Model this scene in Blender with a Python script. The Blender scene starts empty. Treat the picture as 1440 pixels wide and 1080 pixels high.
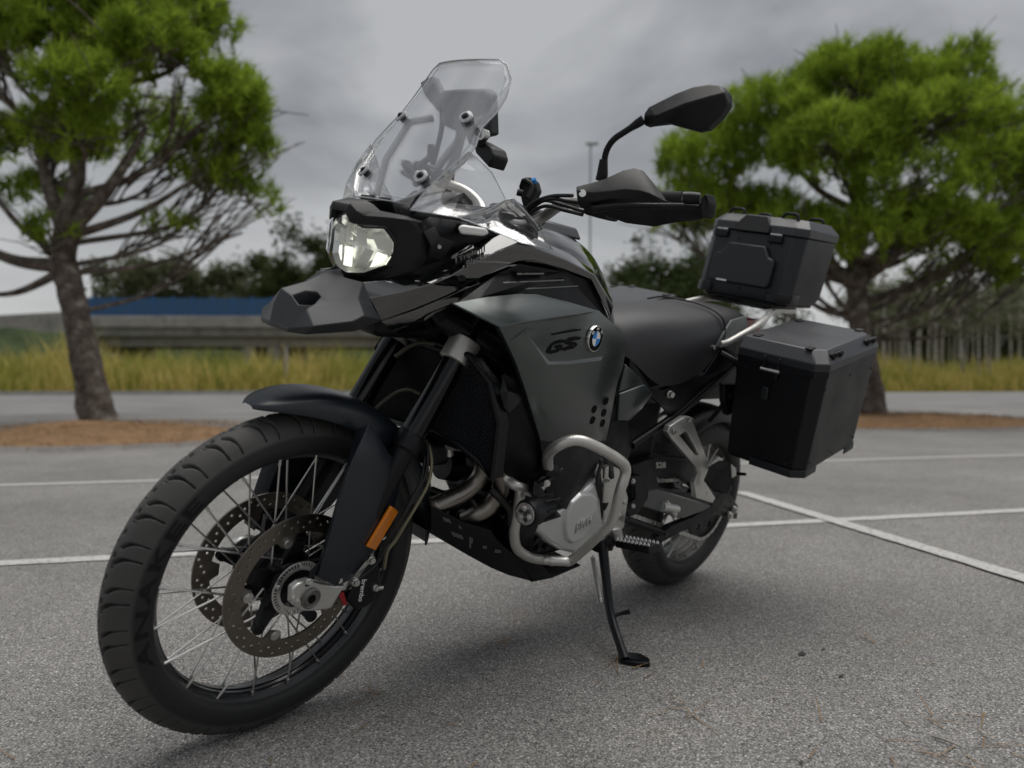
import bpy, bmesh, math, random
from mathutils import Vector as V, Matrix as M, noise
rad = math.radians
sc = bpy.context.scene
C = sc.collection
random.seed(7)

# ------------------------------------------------------------------ camera
F = 1094.7                                   # focal length in photo pixels (1440 wide)
CAM = V((2.423, 1.540, .749)); YAW, PITCH, ROLL = 3.902, -.012, .003
LEAN, STEER = rad(13.3), rad(2.09)
fw = V((math.cos(YAW)*math.cos(PITCH), math.sin(YAW)*math.cos(PITCH), math.sin(PITCH)))
_r = fw.cross(V((0, 0, 1))).normalized(); _u = _r.cross(fw)
rt = _r*math.cos(ROLL)+_u*math.sin(ROLL); up = _u*math.cos(ROLL)-_r*math.sin(ROLL)
cd = bpy.data.cameras.new('camera'); cam = bpy.data.objects.new('camera', cd); C.objects.link(cam)
cam.matrix_world = M.Translation(CAM) @ M((rt, up, -fw)).transposed().to_4x4()
cd.sensor_width = 36; cd.lens = F/1440*36; cd.clip_start = .05; cd.clip_end = 2000
cd.dof.use_dof = True; cd.dof.focus_distance = 1.82
cd.dof.aperture_fstop = (cd.lens/1000)/.0125; cd.dof.aperture_blades = 0
sc.camera = cam
# ------------------------------------------------------------------ overcast sky
SUN_EL, SUN_AZ = rad(76), rad(150)           # direction towards the sun
w = bpy.data.worlds.new('World'); sc.world = w; w.use_nodes = True
nt = w.node_tree; nt.nodes.clear(); N = nt.nodes.new; L = nt.links.new
out = N('ShaderNodeOutputWorld'); bgn = N('ShaderNodeBackground'); sky = N('ShaderNodeTexSky')
sky.sky_type = 'NISHITA'; sky.sun_disc = False; sky.sun_elevation = SUN_EL; sky.sun_rotation = math.pi/2-SUN_AZ
sky.dust_density = 4
tc = N('ShaderNodeTexCoord'); sep = N('ShaderNodeSeparateXYZ'); L(tc.outputs['Generated'], sep.inputs[0])
zz = N('ShaderNodeMath'); zz.operation = 'MAXIMUM'; zz.inputs[1].default_value = .0; L(sep.outputs['Z'], zz.inputs[0])
za = N('ShaderNodeMath'); za.operation = 'ADD'; za.inputs[1].default_value = .22; L(zz.outputs[0], za.inputs[0])
dv = N('ShaderNodeVectorMath'); dv.operation = 'DIVIDE'; L(tc.outputs['Generated'], dv.inputs[0])
cmb = N('ShaderNodeCombineXYZ'); [L(za.outputs[0], cmb.inputs[i]) for i in range(3)]; L(cmb.outputs[0], dv.inputs[1])
nz = N('ShaderNodeTexNoise'); nz.inputs['Scale'].default_value = 1.5; nz.inputs['Detail'].default_value = 5
nz.inputs['Roughness'].default_value = .5; nz.inputs['Distortion'].default_value = .35; L(dv.outputs[0], nz.inputs['Vector'])
cr = N('ShaderNodeValToRGB'); L(nz.outputs['Fac'], cr.inputs[0])
cr.color_ramp.elements[0].position = .38; cr.color_ramp.elements[0].color = (1.1, 1.15, 1.24, 1)
cr.color_ramp.elements[1].position = .62; cr.color_ramp.elements[1].color = (2.5, 2.54, 2.6, 1)
gr = N('ShaderNodeMapRange'); gr.inputs['From Max'].default_value = .34; gr.inputs['To Min'].default_value = .95; gr.inputs['To Max'].default_value = 0
L(sep.outputs['Z'], gr.inputs['Value'])
mh = N('ShaderNodeMix'); mh.data_type = 'RGBA'; L(gr.outputs[0], mh.inputs['Factor']); L(cr.outputs[0], mh.inputs[6]); mh.inputs[7].default_value = (3.15, 3.2, 3.2, 1)
mx = N('ShaderNodeMix'); mx.data_type = 'RGBA'; mx.inputs['Factor'].default_value = .96
L(sky.outputs[0], mx.inputs[6]); L(mh.outputs[2], mx.inputs[7]); L(mx.outputs[2], bgn.inputs['Color'])
bgn.inputs['Strength'].default_value = .1; L(bgn.outputs[0], out.inputs['Surface'])
sd = bpy.data.lights.new('sun', 'SUN'); so = bpy.data.objects.new('sun', sd); C.objects.link(so)
sd.energy = 1.5; sd.angle = rad(60); sd.color = (1, .97, .93)
sdir = V((math.cos(SUN_EL)*math.cos(SUN_AZ), math.cos(SUN_EL)*math.sin(SUN_AZ), math.sin(SUN_EL)))
so.rotation_euler = sdir.to_track_quat('Z', 'Y').to_euler(); so.location = sdir*30
vs = sc.view_settings; vs.view_transform = 'Standard'; vs.look = 'None'; vs.exposure = .88; vs.gamma = 1
sc.cycles.max_bounces = 10; sc.cycles.transparent_max_bounces = 24
sc.render.resolution_x = 1024; sc.render.resolution_y = 768

# ------------------------------------------------------------------ pixel rays -> places
Rlean = M.Rotation(-LEAN, 3, 'X')            # machine frame -> world
AX = V((-math.sin(rad(28)), 0, math.cos(rad(28)))); A0 = V((1.698, 0, 0))
Rst = M.Rotation(STEER, 3, AX)
STM = M.Translation(A0) @ Rst.to_4x4() @ M.Translation(-A0)
def ray(px, py): return fw+rt*((px-720)/F)-up*((py-540)/F)
def P(px, py, y=None, x=None, z=None, s=False):
    """photo pixel -> point of the machine frame on a plane y / x / z = const"""
    c = Rlean.transposed() @ CAM; d = Rlean.transposed() @ ray(px, py)
    if s: c = Rst.transposed() @ (c-A0)+A0; d = Rst.transposed() @ d
    k, v = (0, x) if x is not None else (1, y) if y is not None else (2, z)
    return c+d*((v-c[k])/d[k])
def PT(L, s=False): return [P(q[0], q[1], y=q[2], s=s) for q in L]
def onplane(px, py, p0, n):
    c = Rlean.transposed() @ CAM; d = Rlean.transposed() @ ray(px, py)
    return c+d*((p0-c).dot(n)/d.dot(n))
def G(px, py, z=0.):
    d = ray(px, py); return CAM+d*((z-CAM.z)/d.z)
fh = V((fw.x, fw.y, 0)).normalized(); rh = V((rt.x, rt.y, 0)).normalized()
def bg(px, py, d):
    """photo pixel at depth d (m) along the view"""
    q = CAM+fh*d+rh*((px-720)/F*d); q.z = CAM.z+(526.8-py)/F*d; return q

# ------------------------------------------------------------------ materials
MT = {}
def mat(name, col, rough=.5, metal=0., bump=None, var=0., vscale=8., coat=0., spec=.5, rvar=0., aniso=0.):
    m = bpy.data.materials.new(name); m.use_nodes = True; n = m.node_tree; b = n.nodes['Principled BSDF']
    c = tuple(col)+(1,)
    b.inputs['Base Color'].default_value = c; b.inputs['Roughness'].default_value = rough; b.inputs['Metallic'].default_value = metal
    b.inputs['Coat Weight'].default_value = coat; b.inputs['Coat Roughness'].default_value = .04; b.inputs['Specular IOR Level'].default_value = spec
    t = n.nodes.new('ShaderNodeTexCoord')
    if var or rvar:
        z = n.nodes.new('ShaderNodeTexNoise'); z.inputs['Scale'].default_value = vscale; z.inputs['Detail'].default_value = 6
        n.links.new(t.outputs['Object'], z.inputs['Vector'])
        if var:
            x = n.nodes.new('ShaderNodeMix'); x.data_type = 'RGBA'; n.links.new(z.outputs['Fac'], x.inputs['Factor'])
            x.inputs[6].default_value = tuple(v*(1-var) for v in col)+(1,); x.inputs[7].default_value = tuple(min(1, v*(1+var)) for v in col)+(1,)
            n.links.new(x.outputs[2], b.inputs['Base Color'])
        if rvar:
            r = n.nodes.new('ShaderNodeMapRange'); r.inputs['From Min'].default_value = .3; r.inputs['From Max'].default_value = .7
            r.inputs['To Min'].default_value = max(0, rough-rvar); r.inputs['To Max'].default_value = min(1, rough+rvar)
            n.links.new(z.outputs['Fac'], r.inputs['Value']); n.links.new(r.outputs[0], b.inputs['Roughness'])
    if bump:
        z = n.nodes.new('ShaderNodeTexNoise'); z.inputs['Scale'].default_value = bump[0]; z.inputs['Detail'].default_value = 3
        n.links.new(t.outputs['Object'], z.inputs['Vector'])
        u = n.nodes.new('ShaderNodeBump'); u.inputs['Strength'].default_value = bump[1]; u.inputs['Distance'].default_value = bump[2] if len(bump) > 2 else .001
        n.links.new(z.outputs['Fac'], u.inputs['Height']); n.links.new(u.outputs[0], b.inputs['Normal'])
    MT[name] = m; return m
mat('gloss_black', (.006, .0065, .007), .08, coat=1., spec=.6); MT['gloss_black'].node_tree.nodes['Principled BSDF'].inputs['Coat IOR'].default_value = 2.0
mat('matte_black', (.0028, .0034, .0052), .42, spec=.3, bump=(900, .25, .0004), rvar=.08, vscale=30)
mat('fender', (.0095, .0135, .0195), .34, spec=.5, bump=(1200, .2, .0003), rvar=.06, vscale=14)
mat('plastic', (.0075, .0082, .0095), .46, spec=.35, bump=(1400, .4, .0004))
mat('beak', (.030, .032, .036), .42, spec=.45, bump=(1500, .3, .0004), var=.06, vscale=20)
mat('panel_grey', (.042, .055, .053), .3, metal=.55, rvar=.04, vscale=6, coat=.8); MT['panel_grey'].node_tree.nodes['Principled BSDF'].inputs['Coat Roughness'].default_value = .22
mat('seat', (.0125, .013, .0155), .46, spec=.45, bump=(1000, .5, .0005), var=.08, vscale=12)
mat('seat_side', (.09, .10, .10), .55, bump=(1000, .4, .0005))
mat('alloy', (.62, .62, .60), .38, metal=.85, bump=(700, .25, .0004), rvar=.08, vscale=40)
mat('engine_cover', (.58, .59, .585), .4, metal=.6, bump=(700, .3, .0004), rvar=.08, vscale=25)
mat('titan_tube', (.60, .588, .56), .38, metal=.75, bump=(900, .3, .0004), rvar=.08, vscale=30, var=.08)
mat('chrome', (.75, .75, .74), .2, metal=1.)
mat('steel', (.62, .62, .6), .33, metal=1., rvar=.1, vscale=60)
mat('exhaust', (.27, .25, .225), .33, metal=1., var=.35, vscale=14, rvar=.12)
mat('disc', (.20, .18, .155), .38, metal=1., var=.15, vscale=40, rvar=.1)
mat('dark_metal', (.015, .016, .018), .36, spec=.4, metal=.6, rvar=.12, vscale=30, bump=(400, .3, .0006))
mat('rim', (.014, .015, .017), .3, metal=.3, coat=.3)
mat('grip', (.012, .012, .012), .75, bump=(500, .6, .001))
mat('case_black', (.0035, .0042, .0065), .4, spec=.35, bump=(1200, .3, .0004), rvar=.08, vscale=9)
mat('case_grey', (.016, .018, .0215), .43, spec=.4, bump=(1200, .3, .0004), rvar=.08, vscale=9)
mat('case_lid', (.026, .028, .033), .38, bump=(1300, .3, .0003), rvar=.06, vscale=9)
mat('decal_black', (.002, .002, .0022), .6, spec=.12)
mat('decal_white', (.75, .75, .75), .35)
mat('decal_blue', (.015, .22, .62), .3)
mat('amber', (.75, .22, .008), .25, coat=.6)
mat('red_lens', (.25, .006, .006), .2, coat=.6)
mat('red_paint', (.3, .01, .015), .4)
mat('hose', (.05, .045, .03), .5)
mat('braid', (.22, .20, .13), .4, metal=.4)
mat('cable', (.008, .008, .008), .5)
mat('lamp_bowl', (.85, .86, .85), .2, metal=.7)
mat('lamp_white', (.9, .9, .86), .3)
mat('fork_black', (.003, .0032, .004), .14, spec=.4)
mat('indicator', (.75, .75, .74), .15, coat=1.)
def tint(name, tr, gloss, veil, vcol=(.75, .77, .8)):
    m = bpy.data.materials.new(name); m.use_nodes = True; n = m.node_tree; n.nodes.clear(); k = n.nodes.new
    o = k('ShaderNodeOutputMaterial'); a = k('ShaderNodeBsdfTransparent'); a.inputs[0].default_value = tr+(1,)
    g = k('ShaderNodeBsdfGlossy'); g.inputs['Roughness'].default_value = .03; g.inputs[0].default_value = (1, 1, 1, 1)
    d = k('ShaderNodeBsdfDiffuse'); d.inputs[0].default_value = vcol+(1,)
    f = k('ShaderNodeFresnel'); f.inputs['IOR'].default_value = 1.5
    mu = k('ShaderNodeMath'); mu.operation = 'MULTIPLY'; mu.inputs[1].default_value = gloss; mu.use_clamp = True
    x = k('ShaderNodeMixShader'); y = k('ShaderNodeMixShader'); y.inputs[0].default_value = veil
    n.links.new(f.outputs[0], mu.inputs[0]); n.links.new(mu.outputs[0], x.inputs[0])
    n.links.new(a.outputs[0], y.inputs[1]); n.links.new(d.outputs[0], y.inputs[2])
    n.links.new(y.outputs[0], x.inputs[1]); n.links.new(g.outputs[0], x.inputs[2]); n.links.new(x.outputs[0], o.inputs[0])
    MT[name] = m; return m
tint('screen', (.988, .99, .992), .65, .008)
tint('lens', (.98, .985, .98), 1.0, .03)
tint('screen_edge', (.8, .82, .84), 1.3, .5)

# ------------------------------------------------------------------ mesh helpers
def link(name, me, m, parent=None, smooth=35):
    o = bpy.data.objects.new(name, me); C.objects.link(o)
    if m is not None and not me.materials: me.materials.append(MT[m] if isinstance(m, str) else m)
    if parent is not None: o.parent = parent
    if smooth is not None:
        me.shade_smooth()
        if smooth < 180: me.set_sharp_from_angle(angle=rad(smooth))
    return o
def raw(name, vs, fs):
    me = bpy.data.meshes.new(name); me.from_pydata([tuple(v) for v in vs], [], fs); me.update(); return me
def fixn(me):
    b = bmesh.new(); b.from_mesh(me); bmesh.ops.recalc_face_normals(b, faces=b.faces); b.to_mesh(me); b.free(); return me
def mods(o, solid=0, bevel=0, sub=0, off=-1, seg=2):
    if solid:
        q = o.modifiers.new('thickness', 'SOLIDIFY'); q.thickness = solid; q.offset = off; q.use_even_offset = False
    if bevel:
        q = o.modifiers.new('edges', 'BEVEL'); q.width = bevel; q.segments = seg; q.limit_method = 'ANGLE'; q.angle_limit = rad(28)
    if sub:
        q = o.modifiers.new('round', 'SUBSURF'); q.levels = sub; q.render_levels = sub
    return o
def mk(name, vs, fs, m, parent, solid=0, bevel=0, sub=0, off=-1, smooth=35, fix=True):
    me = raw(name, vs, fs)
    if fix: fixn(me)
    return mods(link(name, me, m, parent, smooth), solid, bevel, sub, off)
def grid(rows):
    vs = [p for r in rows for p in r]; n = len(rows[0])
    return vs, [(i*n+j, i*n+j+1, (i+1)*n+j+1, (i+1)*n+j) for i in range(len(rows)-1) for j in range(n-1)]
def mir(vs): return [V((v[0], -v[1], v[2])) for v in vs]
def both(name, vs, fs, m, parent, **k):
    a = mk(name, vs, fs, m, parent, **k); b = mk(name, mir(vs), [tuple(reversed(f)) for f in fs], m, parent, **k); return a, b
def spline(pts, k=8):
    p = [V(q) for q in pts]; o = []
    e = [p[0]*2-p[1]]+p+[p[-1]*2-p[-2]]
    for i in range(1, len(e)-2):
        for j in range(k):
            t = j/k; a, b, c, d = e[i-1], e[i], e[i+1], e[i+2]
            o.append(.5*((2*b)+(c-a)*t+(2*a-5*b+4*c-d)*t*t+(3*b-a-3*c+d)*t**3))
    o.append(p[-1]); return o
def fillet(pts, r, k=6):
    p = [V(q) for q in pts]; o = [p[0]]
    for i in range(1, len(p)-1):
        a, b, c = p[i-1], p[i], p[i+1]; d1 = (a-b); d2 = (c-b); q = min(r, d1.length*.48, d2.length*.48)
        s, e = b+d1.normalized()*q, b+d2.normalized()*q
        for j in range(k+1):
            t = j/k; o.append(s.lerp(b, t).lerp(b.lerp(e, t), t))
    o.append(p[-1]); return o
def tubemesh(pts, r, n=12, cap=True, rz=None):
    pts = [V(p) for p in pts]; rs = r if isinstance(r, (list, tuple)) else [r]*len(pts)
    if len(rs) != len(pts):
        rs = [rs[min(int(i/(len(pts)-1)*(len(rs)-1)), len(rs)-2)]*(1-((i/(len(pts)-1)*(len(rs)-1)) % 1 if i < len(pts)-1 else 1))
              + rs[min(int(i/(len(pts)-1)*(len(rs)-1))+1, len(rs)-1)]*((i/(len(pts)-1)*(len(rs)-1)) % 1 if i < len(pts)-1 else 1) for i in range(len(pts))]
    vs, fs = [], []
    t = (pts[1]-pts[0]).normalized(); a = t.orthogonal().normalized()
    for i, p in enumerate(pts):
        t2 = (pts[min(i+1, len(pts)-1)]-pts[max(i-1, 0)]).normalized()
        a = (a-t2*a.dot(t2)).normalized(); b = t2.cross(a)
        for j in range(n):
            g = 2*math.pi*j/n; vs.append(p+(a*math.cos(g)+b*math.sin(g))*rs[i])
    for i in range(len(pts)-1):
        for j in range(n): fs.append((i*n+j, i*n+(j+1) % n, (i+1)*n+(j+1) % n, (i+1)*n+j))
    if cap: fs.append(tuple(range(n))[::-1]); fs.append(tuple(range((len(pts)-1)*n, len(pts)*n)))
    return vs, fs
def tube(name, pts, r, m, parent, n=12, smooth=50, **k):
    v, f = tubemesh(pts, r, n); return mk(name, v, f, m, parent, smooth=smooth, **k)
def lathe(prof, n=48, c=V((0, 0, 0)), closed=False, a0=0., a1=2*math.pi):
    """profile of (y, r) turned about the y axis through c"""
    vs, fs = [], []; k = len(prof)
    full = abs(a1-a0-2*math.pi) < 1e-6; nn = n if full else n+1
    for i in range(nn):
        a = a0+(a1-a0)*i/n
        for (y, r) in prof: vs.append(V((c.x+r*math.cos(a), c.y+y, c.z+r*math.sin(a))))
    for i in range(n):
        q = (i+1) % nn
        for j in range(k if closed else k-1):
            j2 = (j+1) % k; fs.append((i*k+j, i*k+j2, q*k+j2, q*k+j))
    return vs, fs
def join(*parts):
    vs, fs = [], []
    for v, f in parts:
        o = len(vs); vs += list(v); fs += [tuple(i+o for i in q) for q in f]
    return vs, fs
def boxm(x0, x1, y0, y1, z0, z1):
    v = [V((x, y, z)) for x in (x0, x1) for y in (y0, y1) for z in (z0, z1)]
    return v, [(0, 1, 3, 2), (4, 6, 7, 5), (0, 4, 5, 1), (2, 3, 7, 6), (0, 2, 6, 4), (1, 5, 7, 3)]
def xf(vf, f): return [f(V(v)) for v in vf[0]], vf[1]
def prism(pts, d):
    """closed loop of points pushed along vector d"""
    n = len(pts); v = [V(p) for p in pts]+[V(p)+d for p in pts]
    return v, [tuple(range(n))[::-1], tuple(range(n, 2*n))]+[(i, (i+1) % n, n+(i+1) % n, n+i) for i in range(n)]
def cyl(a, b, r, n=16): return tubemesh([a, b], r, n)
def fillmesh(outs, depth, bevel=0., f=None):
    """filled outlines (first one is the rim, others are holes) as a slab of the given depth"""
    cu = bpy.data.curves.new('c', 'CURVE'); cu.dimensions = '2D'; cu.fill_mode = 'BOTH'; cu.extrude = depth/2; cu.bevel_depth = bevel
    for ot in outs:
        s = cu.splines.new('POLY'); s.points.add(len(ot)-1); s.use_cyclic_u = True
        for p, q in zip(s.points, ot): p.co = (q[0], q[1], 0, 1)
    o = bpy.data.objects.new('c', cu); me = bpy.data.meshes.new_from_object(o)
    bpy.data.objects.remove(o); bpy.data.curves.remove(cu)
    if f:
        for v in me.vertices: v.co = f(v.co.x, v.co.y, v.co.z)
    b = bmesh.new(); b.from_mesh(me); bmesh.ops.remove_doubles(b, verts=b.verts, dist=1e-6); bmesh.ops.recalc_face_normals(b, faces=b.faces); b.to_mesh(me); b.free()
    return me
def textmesh(s, depth, f, offset=0., shear=0., spacing=1.):
    cu = bpy.data.curves.new('t', 'FONT'); cu.body = s; cu.size = 1; cu.extrude = depth/2; cu.offset = offset; cu.shear = shear; cu.space_character = spacing
    cu.resolution_u = 4
    o = bpy.data.objects.new('t', cu); me = bpy.data.meshes.new_from_object(o)
    bpy.data.objects.remove(o); bpy.data.curves.remove(cu)
    xs = [v.co.x for v in me.vertices]; ys = [v.co.y for v in me.vertices]
    x0, x1, y0, y1 = min(xs), max(xs), min(ys), max(ys)
    for v in me.vertices: v.co = f((v.co.x-x0)/(x1-x0), (v.co.y-y0)/(y1-y0), v.co.z)
    return fixn(me)
def circle(r, n=24, cx=0, cy=0): return [(cx+r*math.cos(2*math.pi*i/n), cy+r*math.sin(2*math.pi*i/n)) for i in range(n)]
def tag(o, label, cat, group=None, kind=None):
    if label: o['label'] = label
    if cat: o['category'] = cat
    if group: o['group'] = group
    if kind: o['kind'] = kind
    return o
def empty(name, loc, rot=(0, 0, 0)):
    o = bpy.data.objects.new(name, None); C.objects.link(o); o.location = loc; o.rotation_euler = rot; o.empty_display_size = .1; return o
def struct(o): o['kind'] = 'structure'; return o

# ================================================================== THE SETTING
E1 = V((-.853, .522, 0)).normalized(); E2 = V((-.522, -.853, 0)).normalized()   # along / away from the bays
def W(a, b, z=0.): return E1*a+E2*b+V((0, 0, z))
def asphalt(name, dark, light, stone, scale):
    m = bpy.data.materials.new(name); m.use_nodes = True; n = m.node_tree; b = n.nodes['Principled BSDF']; k = n.nodes.new; l = n.links.new
    t = k('ShaderNodeTexCoord')
    v = k('ShaderNodeTexVoronoi'); v.inputs['Scale'].default_value = scale; l(t.outputs['Object'], v.inputs['Vector'])
    v2 = k('ShaderNodeTexVoronoi'); v2.inputs['Scale'].default_value = scale*2.1; l(t.outputs['Object'], v2.inputs['Vector'])
    s = k('ShaderNodeSeparateColor'); l(v.outputs['Color'], s.inputs[0]); s2 = k('ShaderNodeSeparateColor'); l(v2.outputs['Color'], s2.inputs[0])
    r = k('ShaderNodeValToRGB'); l(s.outputs[0], r.inputs[0]); e = r.color_ramp.elements
    e[0].position = .0; e[0].color = dark+(1,); e[1].position = 1; e[1].color = stone+(1,)
    q = e.new(.5); q.color = light+(1,); q = e.new(.8); q.color = tuple(a*1.25 for a in light)+(1,)
    r2 = k('ShaderNodeValToRGB'); l(s2.outputs[1], r2.inputs[0]); e = r2.color_ramp.elements
    e[0].position = .1; e[0].color = dark+(1,); e[1].position = .9; e[1].color = light+(1,)
    # binder shows between the stones
    d = k('ShaderNodeMapRange'); l(v.outputs['Distance'], d.inputs['Value']); d.inputs['From Min'].default_value = .28; d.inputs['From Max'].default_value = .5
    x = k('ShaderNodeMix'); x.data_type = 'RGBA'; l(d.outputs[0], x.inputs['Factor']); l(r.outputs[0], x.inputs[6]); l(r2.outputs[0], x.inputs[7])
    # broad wear and stains
    z = k('ShaderNodeTexNoise'); z.inputs['Scale'].default_value = .55; z.inputs['Detail'].default_value = 10; z.inputs['Roughness'].default_value = .68; l(t.outputs['Object'], z.inputs['Vector'])
    zr = k('ShaderNodeMapRange'); l(z.outputs['Fac'], zr.inputs['Value']); zr.inputs['From Min'].default_value = .3; zr.inputs['From Max'].default_value = .7
    zr.inputs['To Min'].default_value = .72; zr.inputs['To Max'].default_value = 1.22
    zc = k('ShaderNodeCombineColor'); [l(zr.outputs[0], zc.inputs[i]) for i in range(3)]
    y = k('ShaderNodeMix'); y.data_type = 'RGBA'; y.blend_type = 'MULTIPLY'; y.inputs['Factor'].default_value = 1; l(x.outputs[2], y.inputs[6]); l(zc.outputs[0], y.inputs[7])
    # rusty pine dust
    z2 = k('ShaderNodeTexNoise'); z2.inputs['Scale'].default_value = 2.2; z2.inputs['Detail'].default_value = 9; z2.inputs['Roughness'].default_value = .7; l(t.outputs['Object'], z2.inputs['Vector'])
    zz = k('ShaderNodeMapRange'); l(z2.outputs['Fac'], zz.inputs['Value']); zz.inputs['From Min'].default_value = .6; zz.inputs['From Max'].default_value = .78; zz.inputs['To Max'].default_value = .4
    u = k('ShaderNodeMix'); u.data_type = 'RGBA'; l(zz.outputs[0], u.inputs['Factor']); l(y.outputs[2], u.inputs[6]); u.inputs[7].default_value = (.22, .15, .10, 1)
    l(u.outputs[2], b.inputs['Base Color']); b.inputs['Roughness'].default_value = .85; b.inputs['Specular IOR Level'].default_value = .3
    bp = k('ShaderNodeBump'); bp.inputs['Strength'].default_value = .9; bp.inputs['Distance'].default_value = .0022; bp.invert = True
    l(v.outputs['Distance'], bp.inputs['Height']); l(bp.outputs[0], b.inputs['Normal'])
    MT[name] = m
asphalt('asphalt', (.06, .0585, .0565), (.285, .278, .268), (.58, .565, .545), 165)
asphalt('road_asphalt', (.14, .14, .14), (.21, .209, .207), (.27, .27, .265), 90)
def noisemat(name, cols, scale, rough=.9, bump=None, detail=8):
    m = bpy.data.materials.new(name); m.use_nodes = True; n = m.node_tree; b = n.nodes['Principled BSDF']; k = n.nodes.new; l = n.links.new
    t = k('ShaderNodeTexCoord'); z = k('ShaderNodeTexNoise'); z.inputs['Scale'].default_value = scale; z.inputs['Detail'].default_value = detail; z.inputs['Roughness'].default_value = .65
    l(t.outputs['Object'], z.inputs['Vector']); r = k('ShaderNodeValToRGB'); l(z.outputs['Fac'], r.inputs[0]); e = r.color_ramp.elements
    e[0].position = .3; e[0].color = cols[0]+(1,); e[1].position = .7; e[1].color = cols[-1]+(1,)
    for i, c in enumerate(cols[1:-1]): q = e.new(.3+.4*(i+1)/(len(cols)-1)); q.color = c+(1,)
    l(r.outputs[0], b.inputs['Base Color']); b.inputs['Roughness'].default_value = rough; b.inputs['Specular IOR Level'].default_value = .25
    if bump:
        u = k('ShaderNodeBump'); u.inputs['Distance'].default_value = bump; u.inputs['Strength'].default_value = .8; l(z.outputs['Fac'], u.inputs['Height']); l(u.outputs[0], b.inputs['Normal'])
    MT[name] = m; return m
noisemat('earth', [(.07, .06, .035), (.12, .11, .05), (.16, .13, .07)], 1.5)
noisemat('needles', [(.12, .07, .035), (.26, .155, .08), (.42, .27, .15)], 30, bump=.03)
noisemat('concrete', [(.2, .195, .185), (.3, .29, .275), (.36, .35, .33)], 1.2, bump=.01)
noisemat('kerb_stone', [(.22, .215, .2), (.3, .29, .28), (.36, .35, .335)], 3, bump=.006)
noisemat('bark', [(.035, .028, .024), (.09, .072, .06), (.16, .135, .115), (.34, .32, .27)], 7, bump=.05)
noisemat('bark_pale', [(.15, .14, .12), (.34, .32, .28), (.5, .47, .42)], 5, bump=.01)
noisemat('hill_green', [(.02, .03, .012), (.035, .055, .02), (.06, .075, .03)], .6, bump=.3)
mat('fence_blue', (.02, .11, .30), .5, var=.25, vscale=3)
mat('wall_white', (.22, .22, .215), .8, var=.15, vscale=1)
mat('dark_glass', (.02, .025, .03), .15)
mat('galvanised', (.25, .26, .27), .5, metal=.5, var=.1)
def paint():
    m = bpy.data.materials.new('line_paint'); m.use_nodes = True; n = m.node_tree; b = n.nodes['Principled BSDF']; k = n.nodes.new; l = n.links.new
    t = k('ShaderNodeTexCoord'); z = k('ShaderNodeTexNoise'); z.inputs['Scale'].default_value = 60; z.inputs['Detail'].default_value = 8; l(t.outputs['Object'], z.inputs['Vector'])
    v = k('ShaderNodeTexVoronoi'); v.inputs['Scale'].default_value = 165; l(t.outputs['Object'], v.inputs['Vector'])
    r = k('ShaderNodeValToRGB'); l(z.outputs['Fac'], r.inputs[0]); r.color_ramp.elements[0].position = .28; r.color_ramp.elements[0].color = (.24, .23, .22, 1)
    r.color_ramp.elements[1].position = .52; r.color_ramp.elements[1].color = (.47, .465, .45, 1)
    l(r.outputs[0], b.inputs['Base Color']); b.inputs['Roughness'].default_value = .7
    u = k('ShaderNodeBump'); u.inputs['Distance'].default_value = .002; u.inputs['Strength'].default_value = .7; u.invert = True; l(v.outputs['Distance'], u.inputs['Height']); l(u.outputs[0], b.inputs['Normal'])
    MT['line_paint'] = m
paint()
def leafmat(name, c1, c2, trans=.35):
    m = bpy.data.materials.new(name); m.use_nodes = True; n = m.node_tree; n.nodes.clear(); k = n.nodes.new; l = n.links.new
    o = k('ShaderNodeOutputMaterial'); g = k('ShaderNodeNewGeometry'); r = k('ShaderNodeMix'); r.data_type = 'RGBA'
    tc_ = k('ShaderNodeTexCoord'); nz_ = k('ShaderNodeTexNoise'); nz_.inputs['Scale'].default_value = 1.9; nz_.inputs['Detail'].default_value = 3; l(tc_.outputs['Object'], nz_.inputs['Vector'])
    nr_ = k('ShaderNodeMapRange'); nr_.inputs['From Min'].default_value = .34; nr_.inputs['From Max'].default_value = .66; l(nz_.outputs['Fac'], nr_.inputs['Value'])
    mm_ = k('ShaderNodeMix'); mm_.inputs['Factor'].default_value = .55; l(g.outputs['Random Per Island'], mm_.inputs[2]); l(nr_.outputs[0], mm_.inputs[3]); l(mm_.outputs[0], r.inputs['Factor']); r.inputs[6].default_value = c1+(1,); r.inputs[7].default_value = c2+(1,)
    d = k('ShaderNodeBsdfDiffuse'); t = k('ShaderNodeBsdfTranslucent'); x = k('ShaderNodeMixShader'); x.inputs[0].default_value = trans
    l(r.outputs[2], d.inputs[0]); l(r.outputs[2], t.inputs[0]); l(d.outputs[0], x.inputs[1]); l(t.outputs[0], x.inputs[2]); l(x.outputs[0], o.inputs[0])
    MT[name] = m
leafmat('pine_needles', (.075, .13, .016), (.42, .56, .07), .5)
leafmat('shrub_leaves', (.03, .05, .018), (.085, .11, .04))
leafmat('gum_leaves', (.075, .09, .05), (.17, .19, .10))
leafmat('grass_blades', (.36, .32, .07), (.70, .57, .23), .4)
leafmat('grass_green', (.18, .22, .045), (.42, .42, .10), .4)

# ground, road, kerb
def sheet(name, pts, z, m, thick=0):
    me = raw(name, [V((p.x, p.y, z)) for p in pts], [tuple(range(len(pts)))]); fixn(me)
    if me.polygons[0].normal.z < 0: me.flip_normals()
    return struct(link(name, me, m, None, None))
sheet('ground', [W(-700, -700), W(700, -700), W(700, 700), W(-700, 700)], -.06, 'earth')
sheet('car_park', [W(-70, -40), W(80, -40), W(80, 27.2), W(-70, 27.2)], 0, 'asphalt')
sheet('road', [W(-70, 12.6), W(80, 12.6), W(80, 27.2), W(-70, 27.2)], .004, 'road_asphalt')
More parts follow.
